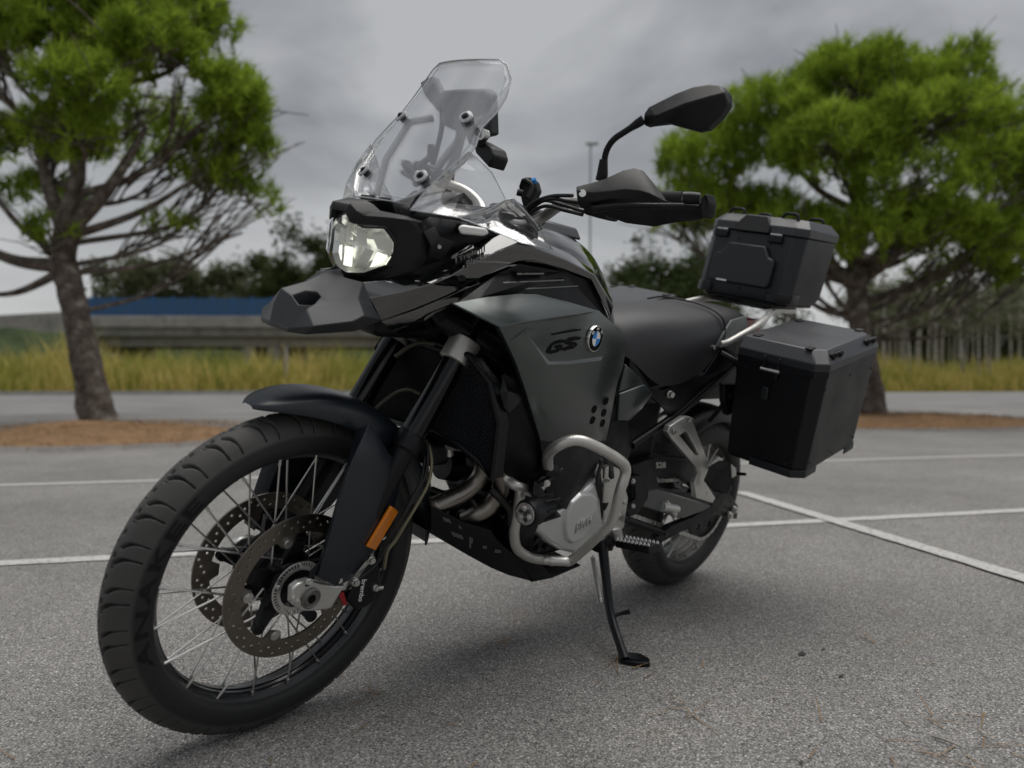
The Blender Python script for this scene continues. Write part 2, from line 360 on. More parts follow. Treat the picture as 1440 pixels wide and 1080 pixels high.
# kerbstones along the far edge of the road, one by one where they show
kerb = struct(mk('kerb', *boxm(-70, -46, 27.2, 27.42, -.05, .13), 'kerb_stone', None, bevel=.02))
kerb.data.transform(M((E1, E2, V((0, 0, 1)))).transposed().to_4x4())
ks = None
for i in range(62):
    if ks is None: ks = raw('kerb_stone', *boxm(0, .985, 0, .22, -.05, .13)); fixn(ks); ks.transform(M((E1, E2, V((0, 0, 1)))).transposed().to_4x4())
    o = link('kerb_stone', ks, 'kerb_stone', kerb, 35); o.location = W(-46+i, 27.2, random.uniform(-.006, .006))
# painted bay lines
def line(name, a0, b0, a1, b1, wd=.088, z=.004):
    p, q = W(a0, b0), W(a1, b1); t = (q-p).normalized(); s = V((-t.y, t.x, 0)); n = max(2, int((q-p).length/.06)); rows = []
    rnd = random.Random(hash(name) % 99+int(b0*10))
    for i in range(n+1):
        c = p.lerp(q, i/n); e = .5*wd; rows.append([V((*(c+s*(e+rnd.uniform(-.004, .004)))[:2], z)), V((*(c-s*(e+rnd.uniform(-.004, .004)))[:2], z))])
    v, f = grid(rows); me = raw(name, v, f); fixn(me)
    if me.polygons[0].normal.z < 0: me.flip_normals()
    return struct(link(name, me, 'line_paint', None, None))
def ab(px, py): g = G(px, py); return g.dot(E1), g.dot(E2)
bA = (ab(0, 683)[1]+ab(1440, 640)[1])/2; bB = (ab(0, 789)[1]+ab(1440, 722)[1])/2
line('bay_line', -12, ab(0, 789)[1]-.02, 14, ab(1440, 722)[1]+.03); line('bay_line', -12, bA, 14, bA); line('bay_line', -12, bA+2.3, -4.2, bA+2.3); line('bay_line', 8.6, bA+2.3, 14, bA+2.3)
aC = ab(1250, 758)[0]; line('bay_end_line', ab(1440, 815)[0], ab(1440, 815)[1], ab(1040, 693)[0], ab(1040, 693)[1], .095, .008)
p1, p2 = V(ab(1440, 815)), V(ab(1040, 693)); dC = (p1-p2).normalized()
line('bay_end_line', *(p1+dC*2.2), *p1, .095, .008)

# beds of fallen needles round the pines
def bed(name, c, ra, rb, h, seed):
    rnd = random.Random(seed); rows = []
    for i in range(13):
        t = i/12; row = []
        for j in range(48):
            a = 2*math.pi*j/48; e = 1+.13*noise.noise(V((math.cos(a)*1.6+seed, math.sin(a)*1.6, 0)))+.05*noise.noise(V((math.cos(a)*6+seed, math.sin(a)*6, 3)))
            q = c+E1*(ra*t*e*math.cos(a))+E2*(rb*t*e*math.sin(a))
            hh = h*(1-t**2.2)*(.75+.5*noise.noise(q*1.3))+.018*noise.noise(q*9)*(1-t); row.append(V((q.x, q.y, max(hh, 0)+.006-(.012 if i == 12 else 0))))
        rows.append(row+[row[0]])
    v, f = grid(rows); o = mk(name, v, f, 'needles', None, smooth=180); tag(o, None, None, kind='stuff'); return o
def needle_scatter(name, c, ra, rb, n, m, seed, ln=(.05, .12), z=.012, zf=None):
    rnd = random.Random(seed); vs, fs = [], []
    for i in range(n):
        r = math.sqrt(rnd.random()); a = rnd.random()*6.283; q = c+E1*(ra*r*math.cos(a))+E2*(rb*r*math.sin(a)); g = rnd.random()*6.283; l = rnd.uniform(*ln)
        d = V((math.cos(g), math.sin(g), rnd.uniform(-.1, .35)))*l; s = V((-math.sin(g), math.cos(g), 0))*.0016*(3 if ln[1] > .1 else 1); zb = z+(zf(q) if zf else 0); k = len(vs)
        q = V((q.x, q.y, zb)); vs += [q-s, q+s, q+d+s*.4, q+d-s*.4]; fs.append((k, k+1, k+2, k+3))
    o = mk(name, vs, fs, m, None, smooth=None, fix=False); tag(o, None, None, kind='stuff'); return o
leafmat('needle_litter', (.14, .085, .045), (.32, .22, .13), .1)
bL = G(150, 612); bR = G(1290, 594)
o = bed('needle_bed', bL, 1.75, 1.5, .16, 3); o['label'] = 'mound of fallen brown needles at the foot of the leaning pine'; o['category'] = 'needle bed'
o = bed('needle_bed', bR-E1*.2, 2.5, 1.3, .16, 5); o['label'] = 'mound of fallen brown needles below the broad round pine'; o['category'] = 'needle bed'
for c, s in ((bL, 1), (bR, 2)):
    o = needle_scatter('needle_litter', c, 2.9, 2.1, 5000, 'needle_litter', s, (.06, .16), .02, lambda q, c=c: .12*max(0, 1-((q-c).length/2.1)**2))
    o['label'] = ['loose dry needles lying over the mound under the leaning pine', 'loose dry needles lying over the mound under the broad pine'][s-1]; o['category'] = 'pine needles'
o = needle_scatter('loose_needles', V((1.0, .6, 0)), 4, 4, 420, 'needle_litter', 9, (.03, .075), .004); o['label'] = 'stray dry pine needles strewn over the asphalt'; o['category'] = 'pine needles'
for i, (px, py, s) in enumerate(((1335, 1040, .13), (870, 940, .1), (1395, 1035, .12), (1245, 895, .1), (950, 1000, .05), (700, 905, .05), (510, 975, .05), (1300, 1060, .08))):
    o = needle_scatter('needle_tuft', G(px, py), s, s, [9, 8, 10, 6, 6, 7, 7, 5][i], 'needle_litter', 20+i, (.04, .09), .004)
    o['label'] = 'small tangle of dry pine needles on the asphalt'; o['category'] = 'pine needles'; o['group'] = 'needle tangles on the asphalt'
tw = tube('twig', [G(1310, 1035, .005), G(1330, 1041, .007), G(1352, 1050, .005)], [.0028, .002], 'bark_pale', None, 6); tag(tw, 'thin pale twig lying on the asphalt near the needles', 'twig')

# tall dry grass along the road
def grassband(name, m, a0, a1, b0, b1, n, h, seed, wd=.03):
    rnd = random.Random(seed); vs, fs = [], []
    for i in range(n):
        a = rnd.uniform(a0, a1); b = rnd.uniform(b0, b1); dens = noise.noise(V((a*.35, b*.5, seed)))
        if dens < -.25 and rnd.random() < .7: continue
        q = W(a, b); hh = h*rnd.uniform(.4, 1.05)*(1+.9*dens)*(.55+.45*min(1, (b-b0)/1.2)); g = rnd.random()*6.283; s = V((math.cos(g), math.sin(g), 0))*wd*rnd.uniform(.5, 1.2)
        d = V((rnd.uniform(-.3, .3)*hh, rnd.uniform(-.3, .3)*hh, hh)); k = len(vs); zb = .35*min(1, max(0, (b-b0)/4)); q.z = zb-.05
        vs += [q-s, q+s, q+d*.6+s*.6, q+d*.6-s*.6, q+d+V((d.x*.5, d.y*.5, 0))]; fs += [(k, k+1, k+2, k+3), (k+3, k+2, k+4)]
    o = mk(name, vs, fs, m, None, smooth=None, fix=False); o['kind'] = 'stuff'; return o
o = grassband('tall_grass', 'grass_blades', -46, 42, 28.0, 33.5, 21000, 1.5, 4); o['label'] = 'band of tall yellowed grass beyond the road'; o['category'] = 'grass'
o = grassband('green_grass', 'grass_green', -46, 42, 28.4, 34.5, 26000, 1.45, 8); o['label'] = 'green grass growing among the yellowed blades beyond the road'; o['category'] = 'grass'
# terrain behind the verge
rows = []
for i in range(46):
    a = -120+i*6; row = []
    for j, b in enumerate((27.5, 28.5, 31, 34, 38, 44, 54, 70, 100, 160)):
        h = [-.055, .0, .2, .32, .3, .2, 0, .2, 1.2, 3][j]; h += .25*noise.noise(V((a*.08, b*.08, 0)))*(j > 1)
        if j >= 7: h += max(0, noise.noise(V((a*.02, 3, 0)))+.3)*3
        row.append(W(a, b, h))
    rows.append(row)
v, f = grid(rows); struct(mk('verge', v, f, 'earth', None, smooth=180))
# mound left of the bridge
def hill(name, c, ra, rb, h, m, seed, nn=26):
    rows = []
    for i in range(nn+1):
        row = []
        for j in range(nn+1):
            x, y = i/nn*2-1, j/nn*2-1; r2 = x*x+y*y
            q = c+rh*(x*ra)+fh*(y*rb); z = h*max(0, 1-r2)**.8*(1+.35*noise.noise(V((x*3+seed, y*3, 0)))) - .3; row.append(V((q.x, q.y, z+.1*noise.noise(q*.9))))
        rows.append(row)
    v, f = grid(rows); return struct(mk(name, v, f, m, None, smooth=180))
hill('bank', bg(0, 527, 44)-V((0, 0, .75)), 9.5, 7, 3.3, 'hill_green', 2)
hill('bank', bg(380, 527, 80)-V((0, 0, .75)), 60, 12, 5.2, 'hill_green', 6)

# ------------------------------------------------------------------ bridge with blue screens
br = empty('road_bridge', bg(330, 527, 58)*1.0); br.location.z = 0
ang = math.atan2(rh.y, rh.x); br.rotation_euler = (0, 0, ang)
tag(br, 'low concrete road bridge with bright blue screen fence beyond the grass', 'bridge')
kz = 53.3/F
def zb(py): return CAM.z+(526.8-py)*kz
X0, X1 = (132-330)*kz, (700-330)*kz
mk('deck', *boxm(X0, X1, -4.5, 4.5, zb(474), zb(452)), 'concrete', br, bevel=.05)
mk('parapet', *boxm(X0, X1, -4.9, -4.55, zb(462), zb(446)), 'concrete', br, bevel=.05)
mk('parapet', *boxm(X0, X1, 4.55, 4.9, zb(462), zb(446)), 'concrete', br, bevel=.05)
for yy in (-3.4, -1.1, 1.1, 3.4): mk('girder', *boxm(X0+.3, X1-.3, yy-.3, yy+.3, zb(488), zb(474)-.002), 'concrete', br, bevel=.03)
for px in (375, 412, 600):
    x = (px-330)*kz; mk('pier', *boxm(x-.45, x+.45, -3.6, 3.6, -.3, zb(488)-.002), 'concrete', br, bevel=.08)
mk('abutment', *boxm(X0-3, X0+1.8, -4.4, 4.4, -.3, zb(474)-.01), 'concrete', br, bevel=.08)
mk('wing_wall', *xf(boxm(X0-14, X0-.02, -4.9, -4.4, -.3, zb(440)), lambda p: V((p.x, p.y+(2.5 if p.x < X0-10 else 0), p.z+(0 if p.z < 1 else -.5 if p.x < X0-10 else 0)))), 'concrete', br, bevel=.05)
pan = raw('fence_panel', *boxm(.04, 1.30, -.02, .02, 0, zb(421)-zb(446))); post = raw('fence_post', *boxm(-.05, .05, -.05, .05, 0, zb(418)-zb(446)))
nst = int((X1-X0)/1.36)
mat('screen_blue', (.022, .085, .2), .45, var=.2, vscale=1)
for i in range(nst+1):
    x = X0+.3+i*1.36; o = link('fence_post', post, 'fence_blue', br, None); o.location = (x, -4.72, zb(446)-.01)
    if i < nst:
        o = link('fence_panel', pan, 'screen_blue', br, None); o.location = (x+.02, -4.72, zb(446)+.02)
# lamp post
lp = empty('street_lamp', bg(829, 527, 42)); lp.location.z = 0; lp.rotation_euler = (0, 0, ang); kk = 42/F
tag(lp, 'tall slim grey lamp post standing beyond the road', 'street lamp')
ht = .75+(527-206)*kk
tube('pole', [(0, 0, -.1), (0, 0, 4), (0, 0, ht)], [.065, .045], 'galvanised', lp, 10)
tube('arm', [(0, 0, ht-.1), (.1, 0, ht+.05), (.35, -.1, ht+.1)], .035, 'galvanised', lp, 8); mk('lamp_head', *boxm(-.25, .42, -.16, .1, ht+.05, ht+.16), 'galvanised', lp, bevel=.04)
fp = empty('fence_post_marker', bg(402, 527, 31)); fp.name = 'marker_post'; fp.location.z = 0
mk('post', *boxm(-.06, .06, -.06, .06, 0, 1.75), 'kerb_stone', fp, bevel=.01); mk('cap', *boxm(-.075, .075, -.075, .075, 1.752, 1.8), 'kerb_stone', fp, bevel=.01); tag(fp, 'pale square marker post standing in the tall grass before the bridge', 'post')

# ------------------------------------------------------------------ trees
def tufts(vs, fs, c, n, size, rnd, up=.5, wd=.012):
    ax = V((rnd.gauss(0, .6), rnd.gauss(0, .6), up+rnd.random()*.8)).normalized()
    for i in range(n):
        d = (ax*rnd.uniform(.3, 1.3)+V((rnd.gauss(0, .55), rnd.gauss(0, .55), rnd.gauss(0, .45)))).normalized()*size*rnd.uniform(.6, 1.15)
        s = d.orthogonal().normalized(); s.rotate(M.Rotation(rnd.random()*6.28, 3, d.normalized())); s *= wd*rnd.uniform(.7, 1.3); k = len(vs); b = c+ax*size*rnd.uniform(-.5, .35)
        vs += [b-s, b+s, b+d]; fs.append((k, k+1, k+2))
def pine(name, base, trunk, limbs, lobes, label, seed, ntuft, tsz, R0):
    """trunk/limbs in (right, away, up) metres; lobes (right, away, up, rx, ry, rz, weight)"""
    rnd = random.Random(seed); t = empty(name, base); t.rotation_euler = (0, 0, ang); tag(t, label, 'pine tree', 'pines on the car park islands')
    tp = spline(trunk, 6); v, f = tubemesh(tp, [R0*1.4, R0*1.02, R0*.95, R0*.85, R0*.6, R0*.4], 14)
    v = [q+V(((q.x-0), q.y, 0)).normalized()*(.05*noise.noise(q*3.1)+.03*noise.noise(q*9)) for q in v]; mk('trunk', v, f, 'bark', t, smooth=60)
    # limbs reach from the trunk to every lobe, with twigs
    ps = []; ends = []
    for lb in lobes:
        c = V(lb[:3]); k = int(rnd.uniform(.45, .95)*(len(tp)-1)); z0 = min(tp[-1].z, max(tp[0].z+1.4, c.z-abs(c.x)*.7-.2)); st = min(tp, key=lambda q: abs(q.z-z0))
        mid = st.lerp(c, .5)+V((rnd.gauss(0, .2), rnd.gauss(0, .2), -.12*(c-st).length)); pts = spline([st, mid, c], 6)
        r = R0*.42*min(1, .4+.25*lb[6]); ps.append(tubemesh(pts, [r, r*.65, r*.3], 7))
        for i in range(9 if lb[6] > .6 else 5):
            k2 = rnd.randint(4, len(pts)-1); e = c+V((rnd.uniform(-.75, .75)*lb[3], rnd.uniform(-.75, .75)*lb[4], rnd.uniform(-.5, .75)*lb[5]))
            m_ = pts[k2].lerp(e, .5)+V((rnd.gauss(0, .12), rnd.gauss(0, .12), rnd.gauss(0, .1))); q = spline([pts[k2], m_, e], 4); ps.append(tubemesh(q, [r*.35, .012], 5, False)); ends.append(e)
            for j in range(3):
                e2 = e+V((rnd.gauss(0, .3), rnd.gauss(0, .3), rnd.gauss(.05, .22))); ps.append(tubemesh([q[2], q[2].lerp(e2, .55)+V((0, 0, .05)), e2], [.014, .006], 4, False))
    for (a, b_, r) in limbs: ps.append(tubemesh(spline([a, V(a).lerp(V(b_), .5)+V((0, 0, -.15)), b_], 6), [r, r*.3], 7))
    v, f = join(*ps); mk('limbs', v, f, 'bark', t, smooth=60)
    vs, fs = [], []; tot = sum(l[6] for l in lobes)
    for lb in lobes:
        for i in range(int(ntuft*lb[6]/tot)):
            while True:
                q = V((rnd.uniform(-1, 1), rnd.uniform(-1, 1), rnd.uniform(-1, 1)))
                if q.length < 1 and (q.length > .45 or rnd.random() < .3): break
            if q.z < -.35 and rnd.random() < .6: continue
            c = V((lb[0]+q.x*lb[3], lb[1]+q.y*lb[4], lb[2]+q.z*lb[5]))
            if noise.noise(c*1.35+V((seed, 0, 0)))*.4+.7*noise.noise(c*3.2) < -.07: continue
            tufts(vs, fs, c, 20, tsz, rnd, .8, .0105)
    mk('crown', vs, fs, 'pine_needles', t, smooth=None, fix=False)
    return t
# leaning pine: 12.4 m away, 88 px per metre
S = 97.6
bl = G(140, 600)
def tl(px, py, d=0.): return ((px-140)/S, d, (600-py)/S)
lob = []
for (px, py, d, rx, ry, rz, wgt) in ((150, 60, 0, 105, 100, 62, 3), (60, 20, .4, 100, 110, 80, 3), (235, 105, -.4, 70, 80, 42, 1.8), (310, 150, .2, 62, 70, 46, 1.7), (190, -40, .3, 85, 100, 70, 2.2), (330, 205, .5, 52, 55, 34, .8), (35, 90, -1, 70, 90, 45, 1.2),
        (-60, 70, 0, 90, 110, 80, 2.2), (70, -90, 0, 120, 120, 80, 2.5), (-100, 190, .6, 80, 90, 60, 1.8), (35, 185, .8, 65, 70, 44, 1.0), (140, 225, -.7, 65, 60, 38, .9), (240, 215, .9, 65, 60, 40, .9), (10, 265, 1.1, 70, 70, 36, .6), (300, 255, .4, 50, 50, 30, .5), (175, 175, -1.1, 70, 60, 40, .8), (120, 150, 1.6, 120, 90, 60, 1.4), (230, 320, .3, 45, 40, 18, .12), (350, 290, .4, 30, 40, 26, .12), (90, 345, -.3, 40, 30, 22, .18), (260, 30, .5, 60, 60, 44, 1.2)):
    lob.append((*tl(px, py, d), .97*rx/S, .97*ry/S, .93*rz/S, wgt))
pine('pine_tree', bl+V((0, 0, .05)), [tl(140, 606), tl(128, 540), tl(108, 450), tl(92, 375), tl(100, 320), tl(112, 250), tl(120, 120)],
     [(tl(94, 385), tl(-40, 340, -.3), .12), (tl(94, 390), tl(-60, 420, .3), .07), (tl(98, 340), tl(40, 200, .2), .15), (tl(104, 330), tl(215, 200, -.2), .13), (tl(100, 345), tl(300, 235, .2), .07), (tl(95, 395), tl(330, 335, .2), .05)], lob,
     'leaning pine with a lichen-patched bare trunk rising from its needle mound', 11, 7600, .23, .19)
S2 = 81.6
bR2 = G(1228, 588)
def tr(px, py, d=0.): return ((px-1228)/S2, d, (588-py)/S2)
lob = []
for (px, py, d, rx, ry, rz, wgt) in ((1200, 105, 0, 95, 100, 55, 2.6), (1085, 160, 0, 85, 90, 55, 2.2), (1010, 215, .2, 72, 80, 52, 1.7), (1310, 110, .3, 90, 90, 50, 2.2), (1405, 165, 0, 80, 90, 62, 2), (1140, 220, -1, 90, 80, 50, 1.7), (1250, 190, -1.2, 95, 80, 46, 1.9),
        (1480, 210, .3, 80, 90, 60, 1.5), (980, 270, .4, 45, 60, 30, .5), (1090, 270, .8, 70, 70, 32, .8), (1370, 235, -.8, 70, 70, 44, 1.1), (1410, 300, .4, 62, 70, 34, .7), (1320, 290, 1, 60, 60, 34, .5), (1210, 70, .6, 60, 70, 36, 1.2), (1150, 300, 1.3, 100, 80, 50, .8), (1240, 150, 1.7, 150, 80, 70, 1.6), (1185, 340, -1.3, 80, 60, 42, 1.2), (1262, 330, -1.2, 75, 60, 40, 1.1), (1100, 330, -.8, 75, 60, 38, 1.0), (1345, 335, -.6, 75, 60, 42, 1.1), (1030, 290, .2, 70, 60, 36, .9), (1420, 345, .4, 60, 60, 36, .7), (1225, 275, -1.6, 90, 60, 44, 1.1), (1430, 385, .2, 45, 50, 22, .25), (1310, 380, .3, 40, 50, 20, .15), (960, 300, .2, 34, 34, 16, .12), (1350, 60, .2, 40, 40, 24, .35)):
    lob.append((*tr(1222+(px-1222)*1.1, py+6, d), 1.0*rx/S2, .95*ry/S2, .94*rz/S2, wgt))
pine('pine_tree', bR2+V((0, 0, .05)), [tr(1228, 596), tr(1222, 540), tr(1208, 470), tr(1204, 420), tr(1200, 360), tr(1205, 280), tr(1210, 150)],
     [(tr(1204, 410), tr(1120, 300, -.2), .13), (tr(1204, 400), tr(1030, 260, .2), .11), (tr(1202, 390), tr(1290, 260, -.2), .14), (tr(1203, 400), tr(1380, 230, .3), .12), (tr(1204, 430), tr(1420, 320, .2), .09), (tr(1205, 445), tr(1110, 400, .2), .08)], lob,
     'broad round-headed pine with a short trunk behind the luggage cases', 23, 11500, .25, .2)
# far trees with leaf-card crowns
def leafy(name, base, h, cr, label, m, bark, seed, n, lsz, trunk_r, crown_from=.35, cat='tree', group=None):
    rnd = random.Random(seed); t = empty(name, base); tag(t, label, cat, group)
    top = V((rnd.gauss(0, .04)*h, rnd.gauss(0, .04)*h, h*.93)); tp = spline([(0, 0, -.3), (rnd.gauss(0, .01)*h, rnd.gauss(0, .01)*h, h*.4), top], 5)
    tube('trunk', tp, [trunk_r, trunk_r*.7, trunk_r*.2], bark, t, 7)
    vs, fs = [], []; cl = [(V((rnd.gauss(0, .45)*cr, rnd.gauss(0, .45)*cr, h*rnd.uniform(crown_from, .97))), cr*rnd.uniform(.3, .55)) for _ in range(16)]; ps = []
    for c, r in cl:
        s = min(tp, key=lambda q: abs(q.z-(c.z-r))); ps.append(tubemesh([s, s.lerp(c, .5)+V((0, 0, .05)), c], [trunk_r*.3, trunk_r*.1], 4, False))
        for i in range(int(n/16)):
            q = V((rnd.gauss(0, .5), rnd.gauss(0, .5), rnd.gauss(0, .45)))*r+c; d = V((rnd.gauss(0, 1), rnd.gauss(0, 1), rnd.gauss(0, .8))).normalized()*lsz; s2 = d.orthogonal().normalized()*lsz*.4; k = len(vs)
            vs += [q-d*.5, q+s2, q+d*.5, q-s2]; fs.append((k, k+1, k+2, k+3))
    v, f = join(*ps); mk('branches', v, f, bark, t, smooth=60); mk('crown', vs, fs, m, t, smooth=None, fix=False); return t
def gz(px, d): q = bg(px, 527, d); q.z = 0; return q
rnd = random.Random(3)
# pale-stemmed grove on the right
for i in range(34):
    px = 1236+i*7.4+rnd.uniform(-4, 4); d = rnd.uniform(40, 56); q = gz(px, d); q.z = .1; k = d/F
    h = (527-rnd.uniform(352, 425))*k+.6; bare = .62
    leafy('slender_tree', q, h, 1.1, 'slender pale-stemmed tree in the grove beyond the tall grass', 'gum_leaves', 'bark_pale', 100+i, 300, .16, rnd.uniform(.07, .13), bare, 'tree', 'pale-stemmed grove beyond the grass')
for i in range(20):
    px = 1226+i*12+rnd.uniform(-6, 6); d = rnd.uniform(58, 66); q = gz(px, d); h = (527-rnd.uniform(385, 440))*d/F+.6
    leafy('understorey_tree', q, h, 2.2, 'dull green understorey tree filling the grove behind the pale stems', 'gum_leaves', 'bark', 400+i, 2200, .3, .08, .08, 'tree', 'understorey of the pale-stemmed grove')
for i in range(13):
    px = 868+i*13+rnd.uniform(-5, 5); d = rnd.uniform(46, 60); q = gz(px, d); k = d/F; h = (527-rnd.uniform(352, 408))*k+.6
    leafy('bushy_tree', q, h, 2.5, 'bushy dark tree in the row behind the seat', 'shrub_leaves', 'bark', 200+i, 3800, .26, .09, .12, 'tree', 'row of bushy trees behind the seat')
for i, (px, top, d) in enumerate(((958, 292, 50), (900, 318, 52), (985, 325, 48))):
    leafy('young_tree', gz(px, d), (527-top)*d/F+.75, 1.1, ['thin young tree rising above the bushy row under the handguard', 'thin bare-topped sapling rising above the bushy row by the tank', 'thin young tree rising beside the top case'][i], 'shrub_leaves', 'bark', 250+i, 500, .22, .06, .45)
for i in range(14):
    px = 168+i*22+rnd.uniform(-8, 8); d = rnd.uniform(78, 92); h = (527-rnd.uniform(365, 398))*d/F+.75
    leafy('dark_tree', gz(px, d), h, 3.0, 'dark tree showing over the blue bridge fence', 'gum_leaves', 'bark', 300+i, 3000, .42, .16, .3, 'tree', 'dark trees over the bridge fence')  # paler leaf colour paints in the haze of distance
leafy('tall_tree', gz(470, 74), (527-322)*74/F+.75, 3.4, 'tall round dark tree behind the headlamp', 'shrub_leaves', 'bark', 340, 5000, .4, .2, .5)
leafy('tall_tree', gz(415, 76), (527-362)*76/F+.75, 2.6, 'low round dark tree between the tall tree and the bridge', 'shrub_leaves', 'bark', 341, 3500, .4, .2, .3)
# tar spots on the asphalt
for i, (px, py, r) in enumerate(((1128, 921, .022), (1158, 914, .012), (1183, 952, .016), (1126, 1074, .012), (776, 1014, .008))):
    q = G(px, py); rr_ = random.Random(i); vs = [V((q.x+r*rr_.uniform(.2, 1.1)*math.cos(6.283*k/14)*.9, q.y+r*.6*rr_.uniform(.2, 1)*math.sin(6.283*k/14), .0035)) for k in range(14)]
    me = raw('tar_spot', vs, [tuple(range(14))]); fixn(me)
    if me.polygons[0].normal.z < 0: me.flip_normals()
    o = link('tar_spot', me, 'tar', None, None) if 'tar' in MT else link('tar_spot', me, mat('tar', (.03, .028, .027), .6), None, None)
    o['kind'] = 'structure'

# ================================================================== THE MOTORCYCLE
bike = empty('motorcycle', (0, 0, 0), (-LEAN, 0, 0))
tag(bike, 'black and dark grey adventure motorcycle leaning on its side stand', 'motorcycle')
FA = V((1.593, 0, .348)); RA = V((0, 0, .321))
def bolt(p, n, r, h=.004, hexs=True):
    n = V(n).normalized(); return join(cyl(p, p+n*h, r*1.25, 14), cyl(p+n*h*.5, p+n*(h*1.9), r, 6 if hexs else 12))

# ---------------------------------------------------------------- wheels
def tyre(name, R, hw, rb, pitches, nper, nc, segs, parent, c):
    prof = [(0, 0), (.3, -.003), (.55, -.0105), (.75, -.021), (.9, -.034), (.955, -.0405), (.99, -.050), (1.0, -.059), (.96, -.070), (.87, -.077), (.70, -.0815)]
    k = (R-rb)/.081
    half = spline([(a*hw, R+b*k, 0) for a, b in prof], 5)
    pr = [(-q.x, q.y) for q in reversed(half[1:])]+[(q.x, q.y) for q in half]
    n = pitches*nper; vs, fs, gr_ = [], [], []; plen = 2*math.pi*R/pitches
    for i in range(n):
        a = 2*math.pi*i/n; ph = (i % nper)/nper
        for (y, r) in pr:
            yy = y/hw; d = 0.
            if abs(yy) < .93 and R-r < .042*k:
                for sgn, off in ((1, 0.), (-1, .5)):
                    v = yy*sgn
                    if v < -.12: continue
                    u0 = (ph+off) % 1
                    for (ua, va, ub, vb, w0) in segs:
                        for sh in (-1, 0, 1):
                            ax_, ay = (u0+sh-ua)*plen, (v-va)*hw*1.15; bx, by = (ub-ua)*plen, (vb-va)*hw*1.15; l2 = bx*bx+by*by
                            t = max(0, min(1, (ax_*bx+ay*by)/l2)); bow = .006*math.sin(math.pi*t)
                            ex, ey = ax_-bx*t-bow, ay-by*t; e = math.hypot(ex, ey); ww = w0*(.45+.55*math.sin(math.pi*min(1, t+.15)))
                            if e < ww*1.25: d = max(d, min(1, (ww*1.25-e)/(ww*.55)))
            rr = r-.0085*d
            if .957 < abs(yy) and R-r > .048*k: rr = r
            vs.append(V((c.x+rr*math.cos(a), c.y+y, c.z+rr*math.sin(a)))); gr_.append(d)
    m = len(pr)
    for i in range(n):
        q = (i+1) % n
        for j in range(m-1): fs.append((i*m+j, i*m+j+1, q*m+j+1, q*m+j))
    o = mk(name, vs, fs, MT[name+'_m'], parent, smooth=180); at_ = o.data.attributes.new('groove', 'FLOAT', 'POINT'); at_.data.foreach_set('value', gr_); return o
def rubber(name, c, y_lim, R, drop):
    m = bpy.data.materials.new(name); m.use_nodes = True; n = m.node_tree; b = n.nodes['Principled BSDF']; k = n.nodes.new; l = n.links.new
    t = k('ShaderNodeTexCoord'); s = k('ShaderNodeSeparateXYZ'); l(t.outputs['Object'], s.inputs[0])
    sub = k('ShaderNodeVectorMath'); sub.operation = 'SUBTRACT'; l(t.outputs['Object'], sub.inputs[0]); sub.inputs[1].default_value = tuple(c)
    ml = k('ShaderNodeVectorMath'); ml.operation = 'MULTIPLY'; l(sub.outputs[0], ml.inputs[0]); ml.inputs[1].default_value = (1, 0, 1)
    ln = k('ShaderNodeVectorMath'); ln.operation = 'LENGTH'; l(ml.outputs[0], ln.inputs[0])
    r = k('ShaderNodeMapRange'); l(ln.outputs['Value'], r.inputs['Value']); r.inputs['From Min'].default_value = R-drop-.004; r.inputs['From Max'].default_value = R-drop+.004
    z = k('ShaderNodeTexNoise'); z.inputs['Scale'].default_value = 14; z.inputs['Detail'].default_value = 8; l(t.outputs['Object'], z.inputs['Vector'])
    x = k('ShaderNodeMix'); x.data_type = 'RGBA'; l(z.outputs['Fac'], x.inputs['Factor']); x.inputs[6].default_value = (.03, .0295, .029, 1); x.inputs[7].default_value = (.062, .06, .057, 1)
    y = k('ShaderNodeMix'); y.data_type = 'RGBA'; l(r.outputs[0], y.inputs['Factor']); y.inputs[6].default_value = (.0095, .0102, .0108, 1); l(x.outputs[2], y.inputs[7]); at = k('ShaderNodeAttribute'); at.attribute_name = 'groove'; yg = k('ShaderNodeMix'); yg.data_type = 'RGBA'; l(at.outputs['Fac'], yg.inputs['Factor']); l(y.outputs[2], yg.inputs[6]); yg.inputs[7].default_value = (.003, .003, .003, 1); l(yg.outputs[2], b.inputs['Base Color'])  # groove colour: clean unworn black rubber plus recess shade painted in
    b.inputs['Roughness'].default_value = .62
    z2 = k('ShaderNodeTexNoise'); z2.inputs['Scale'].default_value = 700; l(t.outputs['Object'], z2.inputs['Vector']); u = k('ShaderNodeBump'); u.inputs['Distance'].default_value = .0005; u.inputs['Strength'].default_value = .35
    l(z2.outputs['Fac'], u.inputs['Height']); l(u.outputs[0], b.inputs['Normal']); MT[name] = m
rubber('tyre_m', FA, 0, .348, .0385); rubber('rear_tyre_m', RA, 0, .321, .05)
def rim(c, ro, ri, hw):
    return lathe([(-hw, ro), (-hw-.001, ro-.008), (-hw*.83, ri+.010), (-hw*.6, ri+.004), (-hw*.25, ri+.002), (0, ri), (hw*.12, ri+.0005), (hw*.14, ri+.0035), (hw*.3, ri+.004), (hw*.32, ri+.0015), (hw*.5, ri+.002), (hw*.52, ri+.0055), (hw*.66, ri+.006), (hw*.83, ri+.010), (hw+.001, ro-.008), (hw, ro), (hw*.8, ro), (hw*.72, ro-.01), (-hw*.72, ro-.01), (-hw*.8, ro)], 120, c, True)
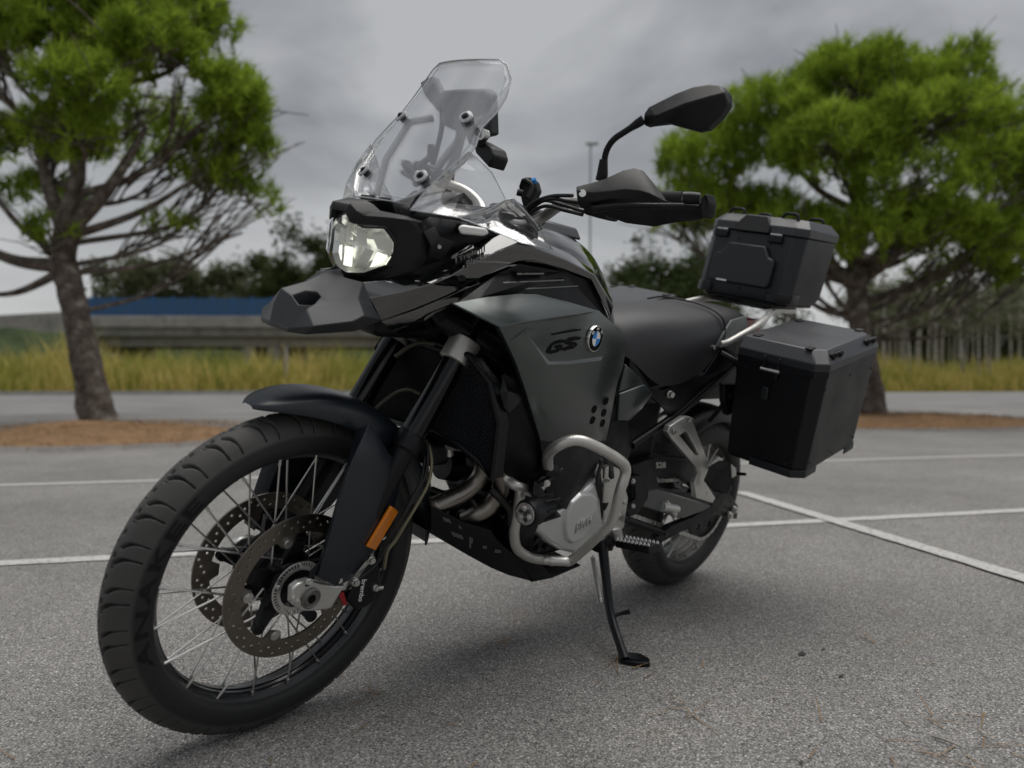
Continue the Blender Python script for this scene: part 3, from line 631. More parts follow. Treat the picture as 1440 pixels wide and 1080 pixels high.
def spokes(c, rh_, yh, rr, yr, n, parent, twist):
    v, f = tubemesh([(0, 0, 0), (1, 0, 0)], .0019, 6); me = {}
    nip = raw('nipple', *tubemesh([(0, 0, 0), (0, 0, .012)], .0034, 8)); fixn(nip)
    for s in (-1, 1):
        for i in range(n//2):
            a = 2*math.pi*(i+.5*(s > 0)*.9)/(n//2); ah = a+(twist if i % 2 else -twist)
            p0 = c+V((rh_*math.cos(ah), s*yh, rh_*math.sin(ah))); p1 = c+V((rr*math.cos(a), s*yr, rr*math.sin(a)))
            key = round((p1-p0).length, 4)
            if key not in me: me[key] = fixn(raw('spoke', *join(tubemesh([(0, 0, 0), (0, 0, key)], .0021, 6), tubemesh([(0, 0, key-.014), (0, 0, key+.006)], .0032, 8))))
            o = link('spoke', me[key], 'steel', parent, 60); d = (p1-p0).normalized()
            o.matrix_local = M.Translation(p0) @ d.to_track_quat('Z', 'Y').to_matrix().to_4x4()
def disc(c, y, R, ri, lobe, nl, holes, th):
    inner = []
    for i in range(200):
        a = 2*math.pi*i/200; u = (a*nl/(2*math.pi)) % 1; u = min(u, 1-u)*2   # 0 at a tab
        q = max(0, min(1, (.30-u)/.12)); r = ri-lobe*q*q*(3-2*q); inner.append((r*math.cos(a), r*math.sin(a)))
    outs = [[(R*math.cos(2*math.pi*i/200)*(1), R*math.sin(2*math.pi*i/200)) for i in range(200)], inner]
    for k in range(holes):
        a = 2*math.pi*k/holes; r = [.128, .1365, .145, .1325, .141][k % 5]*R/.1525; outs.append(circle(.0033, 10, r*math.cos(a), r*math.sin(a)))
    return fillmesh(outs, th, 0, lambda x, z, w_: V((c.x+x, c.y+y+w_, c.z+z)))
segsF = [(.08, .12, .30, .84, .0040), (.46, .22, .66, .86, .0036), (.72, -.02, 1.02, .15, .0042)]
mat('rear_rim_m', (.12, .12, .115), .5, metal=.6)
fwh = mk('front_wheel', *rim(FA, .2765, .252, .030), 'rim', bike, smooth=30); fwh.matrix_local = STM
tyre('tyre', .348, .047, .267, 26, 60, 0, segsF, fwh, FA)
# raised sidewall lettering
def curved(r0, r1, a0, a1, off):
    def f(u, v, w_):
        r = r0+(r1-r0)*v; a = a0+(a1-a0)*u; k = [(.275, .0445), (.28, .0462), (.285, .0469), (.29, .047), (.298, .0466), (.304, .0457), (.3075, .0449), (.314, .0424)]
        y = next((p[1]+(q[1]-p[1])*(r-p[0])/(q[0]-p[0]) for p, q in zip(k, k[1:]) if r <= q[0]), .042)
        return V((FA.x+r*math.cos(a), y+off+max(w_, 0)*.0006, FA.z+r*math.sin(a)))
    return f
mat('tyre_letter', (.004, .004, .0045), .6, spec=.3)
link('lettering', textmesh('ANAKEE', 1., curved(.2825, .3055, rad(-22), rad(44), .0007), offset=.025, spacing=1.15), 'tyre_letter', fwh, None)
spokes(FA, .048, .040, .264, .024, 40, fwh, rad(52))
# hub, disc carriers, sensor ring
hub = lathe([(-.066, .02), (-.066, .046), (-.058, .05), (-.045, .078), (-.036, .079), (-.034, .045), (-.02, .034), (.02, .034), (.034, .05), (.036, .052), (.040, .052), (.043, .046), (.05, .045), (.056, .036), (.068, .034), (.068, .016)], 60, FA)
arms = []
for i in range(5):
    a = 2*math.pi*i/5+rad(20); ca, sa = math.cos(a), math.sin(a)
    def g(p, ca=ca, sa=sa): return V((FA.x+p.x*ca-p.z*sa, p.y, FA.z+p.x*sa+p.z*ca))
    for s in (1, -1):
        s_ = s
        q = xf(boxm(.03, .104, s*.058-.012, s*.058+.003, -.011, .011), lambda p, g=g: g(V((p.x, p.y-(s_*.02 if p.x < .05 else 0), p.z*(2.3 if p.x < .05 else 1))))); arms.append(q)
        arms.append(xf(cyl(V((.104, s*.048, 0)), V((.104, s*.060, 0)), .013, 14), g))
        arms.append(xf(boxm(.028, .062, s*.048-.01, s*.048+.012, -.004, .004), lambda p, g=g: g(V((p.x, p.y, p.z+.022)))))
mk('hub', *join(hub, *arms), 'dark_metal', fwh, bevel=.0012)
for s in (1, -1):
    o = link('brake_disc', disc(FA, s*.0635, .1525, .1165, .020, 5, 60, .0045), 'disc', fwh, 30)
    bb = []
    for i in range(5):
        a = 2*math.pi*i/5; p = FA+V((.104*math.cos(a), s*.0665, .104*math.sin(a))); bb.append(cyl(p, p+V((0, s*.003, 0)), .0105, 16)); bb.append(cyl(p+V((0, s*.002, 0)), p+V((0, s*.0055, 0)), .006, 12))
    mk('disc_bolts', *join(*bb), 'steel', fwh)['kind'] = 'stuff'
outs = [circle(.0575, 60), circle(.040, 60)]
for i in range(48):
    a = 2*math.pi*i/48; outs.append([(r*math.cos(a+e), r*math.sin(a+e)) for r, e in ((.0465, -.038), (.0545, -.034), (.0545, .034), (.0465, .038))])
link('sensor_ring', fillmesh(outs, .002, 0, lambda x, z, w_: V((FA.x+x, .0765+w_, FA.z+z))), 'alloy', fwh, 30)
mk('sensor_ring_bolts', *join(*[bolt(FA+V((.05*math.cos(a), .0775, .05*math.sin(a))), (0, 1, 0), .004) for a in [2*math.pi*i/5+.3 for i in range(5)]]), 'steel', fwh)['kind'] = 'stuff'

# rear wheel
rwh = mk('rear_wheel', *rim(RA, .228, .205, .054), 'rear_rim_m', bike, smooth=30)
MT['rear_rim'] = MT['steel']
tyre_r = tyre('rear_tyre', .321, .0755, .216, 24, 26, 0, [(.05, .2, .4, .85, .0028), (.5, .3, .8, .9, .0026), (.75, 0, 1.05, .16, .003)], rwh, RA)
spokes(RA, .05, .045, .216, .044, 40, rwh, rad(50))
mk('hub', *lathe([(-.07, .02), (-.07, .06), (-.05, .062), (-.045, .04), (.045, .04), (.05, .07), (.075, .072), (.08, .05), (.085, .02)], 40, RA), 'dark_metal', rwh)
link('brake_disc', disc(RA, -.085, .1325, .10, .016, 5, 50, .005), 'disc', rwh, 30)
# sprocket and chain
ot = []
for i in range(44*4):
    a = 2*math.pi*i/(44*4); r = .109+(.004 if i % 4 in (1, 2) else 0); ot.append((r*math.cos(a), r*math.sin(a)))
hs = [circle(.013, 14, .075*math.cos(2*math.pi*i/6), .075*math.sin(2*math.pi*i/6)) for i in range(6)]
link('sprocket', fillmesh([ot]+hs+[circle(.045, 30)], .006, 0, lambda x, z, w_: V((RA.x+x, .098+w_, RA.z+z))), 'dark_metal', rwh, 30)

mat('axle_steel', (.2, .2, .195), .35, metal=1.)
# ---------------------------------------------------------------- fork (turns with the wheel)
def st(o): o.matrix_local = STM; return o
fdir = V((-math.sin(rad(28)), 0, math.cos(rad(28))))
ft0 = P(612, 555, y=.102, s=True); fx, fz = ft0.x, ft0.z
def fk(t, s=1): return V((fx, s*.102, fz))+fdir*t            # along the leg from the reference point
for s in (1, -1):
    fo = st(tube('fork_tube', [fk(-.10, s), fk(.42, s)], .0275, 'fork_black', bike, 40)); fo.data.shade_smooth()
    mk('wiper_ring', *join(tubemesh([fk(-.135, s), fk(-.13, s), fk(-.10, s), fk(-.095, s)], [.027, .031, .031, .0275], 32)), 'matte_black', fo)
    st(tube('fork_leg', [fk(-.40, s), fk(-.36, s), fk(-.13, s)], [.026, .0245, .0245], 'matte_black', bike, 28))
    # foot casting round the axle
    pts = [(411, 828), (421, 820), (436, 816), (452, 820), (471, 824), (486, 824), (478, 836), (466, 856), (442, 860), (424, 860), (410, 850)]
    v, f = prism([V((q.x, s*.121, q.z)) for q in [P(a, b, y=.121, s=True) for a, b in pts]], V((0, -s*.018, 0)))
    if s < 0: f = [tuple(reversed(q)) for q in f]
    cst = st(mk('axle_clamp', v, f, 'alloy', bike, bevel=.0035))
    c0 = V((FA.x, s*.1205, FA.z))
    mk('axle_end', *join(lathe([(0, .0215), (.005, .0215), (.0065, .018), (.0055, .0165), (.0065, .0155), (.0065, .0095), (-.004, .009), (-.006, 0)] if s > 0 else [(0, .0235), (-.004, .0235), (-.005, .019), (-.005, .011), (.004, .010), (.006, 0)], 36, c0)), 'axle_steel', cst); mk('axle_socket', *cyl(c0+V((0, s*.003, 0)), c0+V((0, s*.0048, 0)), .009, 6), 'decal_black', cst)
    if s > 0:
        for (a, b) in ((412, 842), (418, 846.5)):
            p = P(a, b, y=.122, s=True); mk('pinch_bolt', *bolt(p-V((0, .002, 0)), (0, 1, 0), .0055), 'steel', cst)
        for (a, b, yy) in ((434, 817, .127), (476, 815, .13)):
            p = P(a, b, y=yy, s=True); mk('guard_bolt', *bolt(p, (.1, 1, 0), .0055), 'chrome', cst)
# lower yoke
cl = []
for s in (1, -1):
    a, b = fk(.345-.33, s), fk(.405-.33, s)
a0_ = P(648, 494, y=.102, s=True); tcl = (a0_-V((fx, .102, fz))).dot(fdir)
cl = []
for s in (1, -1): cl.append(tubemesh([fk(tcl-.028, s), fk(tcl-.026, s), fk(tcl+.026, s), fk(tcl+.028, s)], [.033, .036, .036, .033], 36))
yk = st(mk('lower_yoke', *cl[0], 'titan_tube', bike, smooth=40)); mk('yoke_clamp', *cl[1], 'titan_tube', yk, smooth=40)
q0 = fk(tcl-.02); q1 = fk(tcl+.024)
def yb(y0, y1, t0, t1, b0, b1):
    nrm = V((math.cos(rad(28)), 0, math.sin(rad(28)))); o = V((fx, 0, fz)); vs = [o+fdir*t+nrm*b+V((0, y, 0)) for y in (y0, y1) for b in (b0, b1) for t in (t0, t1)]
    return vs, boxm(0, 1, 0, 1, 0, 1)[1]
mk('yoke_bridge', *yb(-.085, .085, tcl-.02, tcl+.018, -.075, .012), 'dark_metal', yk, bevel=.006)
st(mk('upper_yoke', *yb(-.13, .13, tcl+.22, tcl+.25, -.07, .035), 'dark_metal', bike, bevel=.008))
# mudguard
def ring(phi, R, wv, drop):
    a = rad(phi); e = V((math.cos(a), 0, math.sin(a))); out_ = []
    for u, dr in ((-1, 1), (-.97, .55), (-.86, .16), (-.5, .03), (0, 0), (.5, .03), (.86, .16), (.97, .55), (1, 1)): out_.append(FA+e*(R-drop*dr)+V((0, u*wv, 0)))
    return out_
fen = [ring(72.5, .383, .016, .004), ring(74.5, .386, .034, .010), ring(78, .390, .049, .020), ring(84, .394, .060, .034), ring(92, .396, .067, .047), ring(102, .396, .071, .060), ring(114, .394, .073, .066), ring(126, .391, .071, .058), ring(140, .387, .066, .045), ring(158, .382, .061, .034), ring(172, .378, .055, .026), ring(178, .376, .048, .018)]
v, f = grid(fen); st(mk('front_mudguard', v, f, 'fender', bike, solid=.0035, off=1, sub=2, smooth=180))
# fork guards with reflector
Lg = [[(500, 604, .078), (520, 595, .108), (549, 640, .116), (567, 652, .085)], [(489, 648, .100), (495, 647, .131), (541, 664, .134), (561, 690, .092)],
      [(467, 725, .110), (472, 724, .139), (518, 732, .140), (546, 742, .094)], [(452, 776, .113), (457, 776, .142), (490, 782, .142), (522, 780, .1)], [(442, 809, .116), (447, 812, .143), (472, 824, .143), (493, 816, .108)]]
gv = [PT(r, True) for r in Lg]
v, f = grid(gv)
for s in (1, -1):
    vv = v if s > 0 else mir(v); gd = st(mk('fork_guard', vv, f, 'fender', bike, solid=.004, off=-1, bevel=.004, smooth=35))
    if s > 0:
        a, b, c_ = gv[2][2], gv[2][3], gv[3][2]; nn = (b-a).cross(c_-a).normalized()
        if nn.y < 0: nn = -nn
        cc = Rst.transposed() @ (Rlean.transposed() @ CAM-A0)+A0
        def onp(px, py):
            d = Rst.transposed() @ (Rlean.transposed() @ ray(px, py)); return cc+d*((a-cc).dot(nn)/d.dot(nn))
        rv = [onp(*q) for q in ((547, 710), (556.5, 717), (524, 772), (513, 767))]
        mk('side_reflector', *prism([p+nn*.001 for p in rv], nn*.007), 'amber', gd, bevel=.0015)
        cp = PT([(430, 826, .13), (438, 802, .128), (456, 786, .132), (455, 792, .134), (444, 806, .132), (436, 824, .132)], True)
        mk('guard_bracket', *prism(cp, V((0, -.004, 0))), 'matte_black', gd, bevel=.001)
# brake caliper
cal = PT([(489, 846, .098), (497, 826, .098), (512, 806, .098), (520, 794, .098), (531, 790, .098), (536, 800, .098), (534, 826, .098), (527, 846, .098), (515, 855, .098), (500, 858, .098)], True)
for s in (1, -1):
    vv = [V((p.x, s*p.y, p.z)) for p in cal]; v, f = prism(vv, V((0, -s*.062, 0)))
    if s < 0: f = [tuple(reversed(q)) for q in f]
    ca = st(mk('brake_caliper', v, f, 'matte_black', bike, bevel=.006))
    bk = PT([(479, 832, .093), (490, 812, .093), (503, 790, .093), (515, 776, .093), (524, 774, .093), (529, 786, .093), (520, 795, .093), (508, 812, .093), (497, 830, .093)], True)
    v, f = prism([V((p.x, s*p.y, p.z)) for p in bk], V((0, -s*.02, 0)))
    mk('caliper_bracket', v, f, 'alloy', ca, bevel=.004)
    if s > 0:
        for (a, b, r) in ((521, 787, .0075), (499, 818, .0075), (527, 826, .006)):
            p = P(a, b, y=.1, s=True); mk('caliper_bolt', *join(bolt(p-V((0, .004, 0)), (0, 1, 0), r, .007)), 'steel', ca)
        mk('bleed_pipe', *join(cyl(P(523, 827, y=.1, s=True), P(537, 826, y=.1, s=True), .006, 12)), 'steel', ca)
        tx = [P(a, b, y=.0995, s=True) for a, b in ((507, 846), (513.5, 846), (512.5, 815))]
        e1, e2 = (tx[0]-tx[2])*1.0, (tx[0]-tx[1])
        link('caliper_lettering', textmesh('brembo', .0, lambda u, v_, w_: tx[2]-V((0, 0, 0))+e1*u+(tx[1]-tx[0])*(v_-.5)*1.0*-1*-1, offset=.01), 'decal_white', ca, None)
        rp = PT([(476, 836, .09), (483, 832, .09), (489, 850, .09), (484, 852, .09)], True); mk('pad_spring', *prism(rp, V((0, -.004, 0))), 'red_paint', ca)
# brake hoses and sensor cables
def hose(name, L_, r, m, s=True, n=8):
    o = tube(name, spline(PT(L_, s), 6), r, m, bike, n, 180)
    return st(o) if s else o
hose('brake_hose', [(600, 618, .085), (602, 640, .10), (598, 668, .11), (585, 695, .115), (570, 720, .115), (553, 745, .108), (541, 765, .1), (533, 790, .095)], .0042, 'cable')
hose('brake_hose', [(603, 625, .09), (607, 650, .11), (602, 680, .118), (585, 712, .118), (568, 740, .112), (556, 760, .104), (545, 775, .098), (540, 800, .09)], .0038, 'braid')
hose('sensor_cable', [(598, 640, .095), (592, 675, .112), (577, 705, .116), (563, 733, .115), (545, 765, .104), (530, 792, .1), (500, 818, .1), (484, 832, .09)], .003, 'cable')
hose('brake_hose', [(556, 502, -.02), (575, 488, .0), (592, 482, .02), (612, 484, .05)], .005, 'hose')
hose('brake_hose', [(520, 588, -.02), (534, 570, -.01), (556, 553, .0), (575, 548, .03), (592, 555, .06)], .0045, 'hose')

def PS(px, py, y): return P(px, py, y=y, s=True)
def PTS(L_): return PT(L_, True)
# ---------------------------------------------------------------- bars, mirrors, hand guards
bar_m = [PS(738, 318, y=.07), PS(765, 305, y=.10), PS(788, 287, y=.15), PS(812, 284, y=.21), PS(880, 280, y=.305), PS(972, 281, y=.43)]
bl_ = fillet(mir(bar_m[::-1])+bar_m, .05)
st(tube('handlebar', bl_, .0125, 'titan_tube', bike, 16))
for s in (1, -1):
    gp = [PS(900, 280, y=.330), PS(960, 281, y=.415), PS(972, 281, y=.43), PS(985, 281, y=.447)]
    if s < 0: gp = mir(gp)
    st(tube('grip', [gp[0], gp[0].lerp(gp[1], .05), gp[1].lerp(gp[0], .05), gp[1]], [.015, .0172, .0172, .019], 'grip', bike, 16))
    st(mk('bar_end', *tubemesh([gp[1], gp[2], gp[3]], [.0165, .0165, .014], 16), 'matte_black', bike))
    # guard shell: rows from top edge to bottom edge, columns from the clamp outwards
    cols = [[(811, 262, .255), (811, 268, .262), (812, 281, .264), (816, 293, .258)],
            [(832, 257, .272), (836, 271, .285), (838, 283, .287), (840, 298, .276)],
            [(851, 251, .287), (856, 269, .305), (858, 279, .31), (858, 306, .290)],
            [(876, 239.5, .302), (880, 266, .332), (882, 281, .334), (880, 314, .312)],
            [(892, 236, .315), (900, 268, .352), (902, 283, .355), (902, 317, .330)],
            [(905, 240, .330), (914, 272, .368), (918, 286, .372), (920, 319, .348)],
            [(918, 256, .352), (926, 278, .384), (930, 290, .392), (940, 315, .372)],
            [(932, 280, .380), (940, 284, .402), (948, 293, .412), (958, 312, .395)],
            [(955, 286, .418), (958, 288, .425), (968, 297, .434), (975, 310.5, .42)],
            [(983, 287, .455), (984, 290, .458), (988, 297, .458), (988, 308, .45)],
            [(993, 274, .478), (996, 284, .478), (996, 294, .476), (992, 304, .47)]]
    gv2 = [PTS(c_) for c_ in cols]
    if s < 0: gv2 = [mir(c_) for c_ in gv2]
    v, f = grid(gv2)
    hg = st(mk('hand_guard', v, f, 'plastic', bike, solid=.004, off=-1, sub=0, bevel=.004, smooth=30))
    sp = PS(819, 272, y=.268) if s > 0 else V((PS(819, 272, y=.268).x, -.268, PS(819, 272, y=.268).z))
    d_ = V((.8, .6*s, .1)).normalized()
    mk('guard_screw', *join(cyl(sp-d_*.01, sp+d_*.004, .0075, 16), cyl(sp+d_*.003, sp+d_*.0055, .0045, 6)), 'chrome', hg)
    tip = PTS([(984, 280, .47), (993, 271, .472), (996, 285, .478), (994, 302, .474), (985, 306, .462)]); tip = tip if s > 0 else mir(tip)
    mk('guard_end', *prism(tip, V((-.03, s*.004, 0))), 'plastic', hg, bevel=.003)
    # master cylinder and switch block
    bx = PTS([(818, 300, .235), (826, 262, .235), (850, 262, .27), (850, 308, .275), (838, 306, .26)]); bx = bx if s > 0 else mir(bx)
    sw = st(mk('switch_block', *prism(bx, V((-.055, 0, 0))), 'matte_black', bike, bevel=.005))
    lv = [PS(840, 296, y=.28), PS(880, 292, y=.33), PS(930, 292, y=.4), PS(968, 292, y=.44)]; lv = [p+V((.02, 0, 0)) for p in lv]; lv = lv if s > 0 else mir(lv)
    mk('lever', *tubemesh(spline(lv, 5), [.0085, .006, .006], 10), 'dark_metal', sw)
    # mirror
    ms = PTS([(846, 258, .268), (848, 240, .27), (852, 212, .272), (862, 196, .285), (890, 178, .32), (905, 168, .338)]); ms = ms if s > 0 else [p+V((0, .075*k/5, .012*k/5)) for k, p in enumerate(mir(ms))]
    mi = st(tube('mirror_stem', fillet(ms, .02), [.0075, .0065, .0065, .0065, .0065, .0095], 'matte_black', bike, 14))
    b0 = PTS([(845, 254, .268), (847, 246, .27), (849, 224, .271)]); b0 = b0 if s > 0 else mir(b0)
    mk('mirror_boot', *tubemesh(b0, [.012, .012, .0085], 14), 'plastic', mi)
    ol = [(905, 160, .336), (912, 150, .345), (950, 131, .392), (975, 121.5, .42), (997, 118, .445), (1014, 120, .468), (1023, 130, .48), (1024.5, 147, .482), (1012, 165, .466), (995, 181, .445), (980, 184, .427), (957, 178, .4), (938, 172.5, .378), (915, 175, .352), (905, 177, .34)]
    rg = [(923, 164, .378), (962, 147, .425), (1000, 136, .466), (1019, 131, .486)]     # crease on the shell
    o3 = PTS(ol); r3 = PTS(rg)
    nb = len(o3); back = [p+V((-.018, .0, 0)) for p in o3]
    vs = o3+r3+back; top = list(range(0, 7)); bot = list(range(7, nb))
    fs = [(0, 1, nb), (1, 2, nb+1, nb), (2, 3, nb+1), (3, 4, nb+2, nb+1), (4, 5, nb+3, nb+2), (5, 6, nb+3), (6, 7, nb+3), (7, 8, nb+2, nb+3), (8, 9, 10, nb+2), (10, 11, nb+1, nb+2), (11, 12, nb+1), (12, 13, nb, nb+1), (13, 14, 0, nb)]
    fs += [(i, (i+1) % nb, nb+4+(i+1) % nb, nb+4+i) for i in range(nb)]
    if s < 0: vs = mir(vs)
    if s < 0: vs = [p+V((0, .075, .012)) for p in vs]
    sh = st(mk('mirror_shell', vs, fs, 'plastic', bike, bevel=.004, smooth=18))
    gl = [p for p in vs[nb+4:]]; cg = sum(gl, V())/len(gl)
    mk('mirror_glass', [cg+(p-cg)*.96+V((.004, 0, 0)) for p in gl], [tuple(range(nb))], 'chrome', sh)
# cables at the clamp
for L_ in ([(735, 300, .05), (750, 285, .10), (775, 276, .16), (805, 275, .235)], [(735, 310, .05), (760, 283, .10), (790, 288, .18), (822, 298, .24)], [(738, 305, .06), (765, 290, .13), (795, 296, .2), (820, 302, .24)], [(742, 296, .06), (770, 280, .15), (798, 283, .21), (816, 285, .245)]):
    hose('control_cable', L_, .0042, 'cable', True)
# phone holder clamp on the bar
hp = PTS([(729, 262, .03), (733, 250, .03), (744, 248, .035), (752, 254, .04), (756, 268, .045), (748, 284, .04), (752, 300, .04), (738, 300, .03), (733, 283, .03)])
ph = st(mk('phone_clamp', *prism(hp, V((-.03, -.01, 0))), 'matte_black', bike, bevel=.004))
mk('clamp_knob', *tubemesh([PS(727, 270, y=.035), PS(735, 272, y=.045)], [.008, .008], 12), 'plastic', ph); mk('clamp_arm', *tubemesh(spline([PS(737, 252, y=.04), PS(748, 262, y=.055), PS(741, 278, y=.055)], 4), .006, 8), 'cable', ph); mk('clamp_pad', *tubemesh([PS(750, 252, y=.05), PS(752, 257, y=.05)], .006, 8), 'decal_blue', ph)

# ---------------------------------------------------------------- bodywork
def quads(rows): return grid([PT(r) for r in rows])
# beak
bn = {k: V(q) for k, q in dict(T0=(1.676, 0, .872), T1=(1.667, .046, .868), F=(1.673, 0, .906), C1=(1.661, 0, .936), C2=(1.612, 0, .953), C3=(1.572, 0, .974), C4=(1.538, 0, .985), B2=(1.556, .045, .972), B3=(1.537, .082, .970), L00=(1.672, 0, .861), S1=(1.60, 0, .872), S2=(1.505, 0, .90)).items()}
for k, q in dict(U1=(432, 435, .062), U2=(470, 427, .078), U3=(505, 419, .09), V0=(405, 460, .052), V1=(439, 459, .094), V2=(497, 452, .124), V3=(512, 444, .122), L0=(403, 467, .046), L1=(430, 471, .076), L2=(500, 466, .108), L3=(536, 451, .114), E=(525, 432, .104)).items(): bn[k] = P(q[0], q[1], y=q[2])
bp_n = (bn['C2']-bn['C1']).cross(bn['U1']-bn['C1']).normalized()
for k, q in dict(N1=(411, 415), N2=(429, 409), N3=(446, 410.5), N4=(451, 417), N5=(440, 429), N6=(420, 428)).items():
    bn[k] = onplane(q[0], q[1], bn['C1'], bp_n); bn[k].y = max(.004, bn[k].y); bn['D'+k[1]] = bn[k].lerp(V((1.61, .03, .915)), .12)+V((-.012, -.004, -.022))
fb = 'T0 T1 N6 F|T1 U1 N5 N6|F N6 N1 C1|C1 N1 N2 C2|N2 N3 C2|U1 U2 N4 N5|U2 B2 N3 N4|N3 B2 C3 C2|B2 C4 C3|U2 U3 B3 B2|N1 N2 D2 D1|N2 N3 D3 D2|N3 N4 D4 D3|N4 N5 D5 D4|N5 N6 D6 D5|N6 N1 D1 D6|T1 V0 V1 U1|U1 V1 V2 U2|U2 V2 V3 U3|U3 V3 E|E V3 L3|V0 L0 L1 V1|V1 L1 L2 V2|V2 L2 L3 V3|T0 L00 L0 V0 T1|L00 S1 L1 L0|S1 L2 L1|S1 S2 L3 L2|U3 E B3'
kb = list(bn); bv = [bn[k] for k in kb]; bf = [tuple(kb.index(x) for x in q.split()) for q in fb.split('|')]
print({k: tuple(round(x, 3) for x in q) for k, q in bn.items() if k[0] == 'N'})
bv, bf = join((bv, bf), (mir(bv), [tuple(reversed(q)) for q in bf]))
me = raw('beak', bv, bf); b = bmesh.new(); b.from_mesh(me); bmesh.ops.remove_doubles(b, verts=b.verts, dist=.0005); bmesh.ops.delete(b, geom=[x for x in b.verts if not x.link_faces], context='VERTS'); bmesh.ops.recalc_face_normals(b, faces=b.faces); b.to_mesh(me); b.free()
beak = mods(link('beak', me, 'beak', bike, 24), bevel=.003)
# gloss trim from the beak to the tank
T = [(508, 397, .078), (545, 393, .092), (590, 376, .106), (626, 363, .112), (641, 347, .122), (690, 327, .148), (722, 317, .158), (746, 331, .158), (800, 356, .165), (833, 379, .16), (861, 420, .168)]
Mi = [(520, 420, .096), (563, 412, .114), (608, 399, .142), (634, 388, .156), (652, 377, .164), (702, 352, .178), (728, 342, .182), (748, 347, .182), (797, 366, .186), (836, 386, .188), (863, 430, .186)]
Bo = [(536, 451, .106), (582, 435, .118), (630, 415, .145), (648, 406, .158), (660, 399, .164), (701, 378, .178), (729, 367, .182), (748, 366, .184), (792, 378, .186), (832, 393, .187), (859, 448, .185)]
v, f = quads([T, Mi, Bo]); trim = both('side_trim', v, f, 'gloss_black', bike, solid=.004, off=-1, bevel=.003, smooth=24)
Lw = [[(536, 451, .104), (582, 436, .116), (630, 416, .143), (652, 405, .156), (690, 392, .165)], [(560, 468, .085), (600, 462, .085), (640, 440, .10), (660, 432, .12), (695, 420, .14)]]
v, f = quads(Lw); both('lower_trim', v, f, 'gloss_black', bike, solid=.003, smooth=24)
pl = onplane
# round bolt hole and lettering on the trim
tn = (PT([Mi[4]])[0]-PT([T[4]])[0]).cross(PT([T[5]])[0]-PT([T[4]])[0]).normalized(); tp0 = PT([T[4]])[0]
if tn.y < 0: tn = -tn
p = onplane(649, 393, tp0, tn); mk('trim_bolt', *cyl(p-tn*.004, p+tn*.004, .0085, 20), 'decal_black', trim[0])
def pxplane(p0, n, off=.0012):
    def f(px, py, w_=0): return onplane(px, py, p0+n*off, n)+n*w_*.0005
    return f
pf = pxplane(tp0, tn, .004)
def quadmap(tl_, tr_, bl_q, g):
    return lambda u, v_, w_: g(bl_q[0]+(tr_[0]-tl_[0])*u+(tl_[0]-bl_q[0])*v_, bl_q[1]+(tr_[1]-tl_[1])*u+(tl_[1]-bl_q[1])*v_, w_)
for pts in (((642, 360), (671, 346), (672, 359), (643, 373)), ((653, 368), (681, 354), (680, 364), (654, 377))):
    mk('badge_plate', [pf(*q) for q in pts], [(0, 1, 2, 3)], 'decal_black', trim[0], fix=False, smooth=None)
pf2 = pxplane(tp0, tn, .0055); mat('badge_grey', (.12, .12, .12), .4)
link('badge_lettering', textmesh('Triple', 0, quadmap((645, 361), (670, 349.5), (646, 370), pf2), offset=.012), 'badge_grey', trim[0], None)
link('badge_lettering', textmesh('Black', 0, quadmap((656, 367), (680, 355.5), (656.5, 375.5), pf2), offset=.012), 'badge_grey', trim[0], None)
for i, x in enumerate((673, 676.5, 680)): mk('badge_stripe', [pf2(*q) for q in ((x, 349-i*1.6), (x+2, 348-i*1.6), (x+2, 357-i*1.6), (x, 358-i*1.6))], [(0, 1, 2, 3)], 'decal_black', trim[0], fix=False, smooth=None)
# tank
prof = [  # x, [(y, z) ...] half sections
    (1.30, [(0, 1.075), (.06, 1.075), (.11, 1.06), (.14, 1.03), (.14, .95)]),
    (1.20, [(0, 1.128), (.05, 1.126), (.11, 1.112), (.155, 1.085), (.165, .97)]),
    (1.08, [(0, 1.15), (.06, 1.148), (.12, 1.132), (.168, 1.088), (.175, .96)]),
    (.97, [(0, 1.148), (.06, 1.145), (.115, 1.125), (.168, 1.066), (.178, .95)]),
    (.87, [(0, 1.133), (.05, 1.128), (.10, 1.10), (.155, 1.02), (.172, .92)]),
    (.80, [(0, 1.10), (.045, 1.093), (.09, 1.05), (.135, .98), (.16, .88)]),
    (.745, [(0, 1.04), (.04, 1.03), (.08, .99), (.115, .93), (.14, .84)]),
    (.71, [(0, .95), (.03, .945), (.06, .92), (.09, .88), (.11, .82)])]
rows = []
for x, h in prof: rows.append([V((x, -y, z)) for y, z in h[:0:-1]]+[V((x, y, z)) for y, z in h])
v, f = grid(rows); tank = mk('fuel_tank', v, f, 'gloss_black', bike, sub=2, smooth=180)
tc_ = []
mk('tank_insert', *xf(boxm(.90, 1.06, -.075, .075, 1.135, 1.163), lambda p: V((p.x, p.y*(1 if p.z < 1.15 else .7), p.z+(0 if p.x > 1 else -.006)))), 'case_lid', tank, bevel=.008)
mk('filler_cap', *tubemesh([V((1.10, 0, 1.145)), V((1.10, 0, 1.158)), V((1.10, 0, 1.161))], [.04, .04, .036], 30), 'dark_metal', tank)
hpz = PT([(808, 363, .12), (826, 355, .10), (832, 364, .12), (830, 376, .145), (813, 372, .145)])
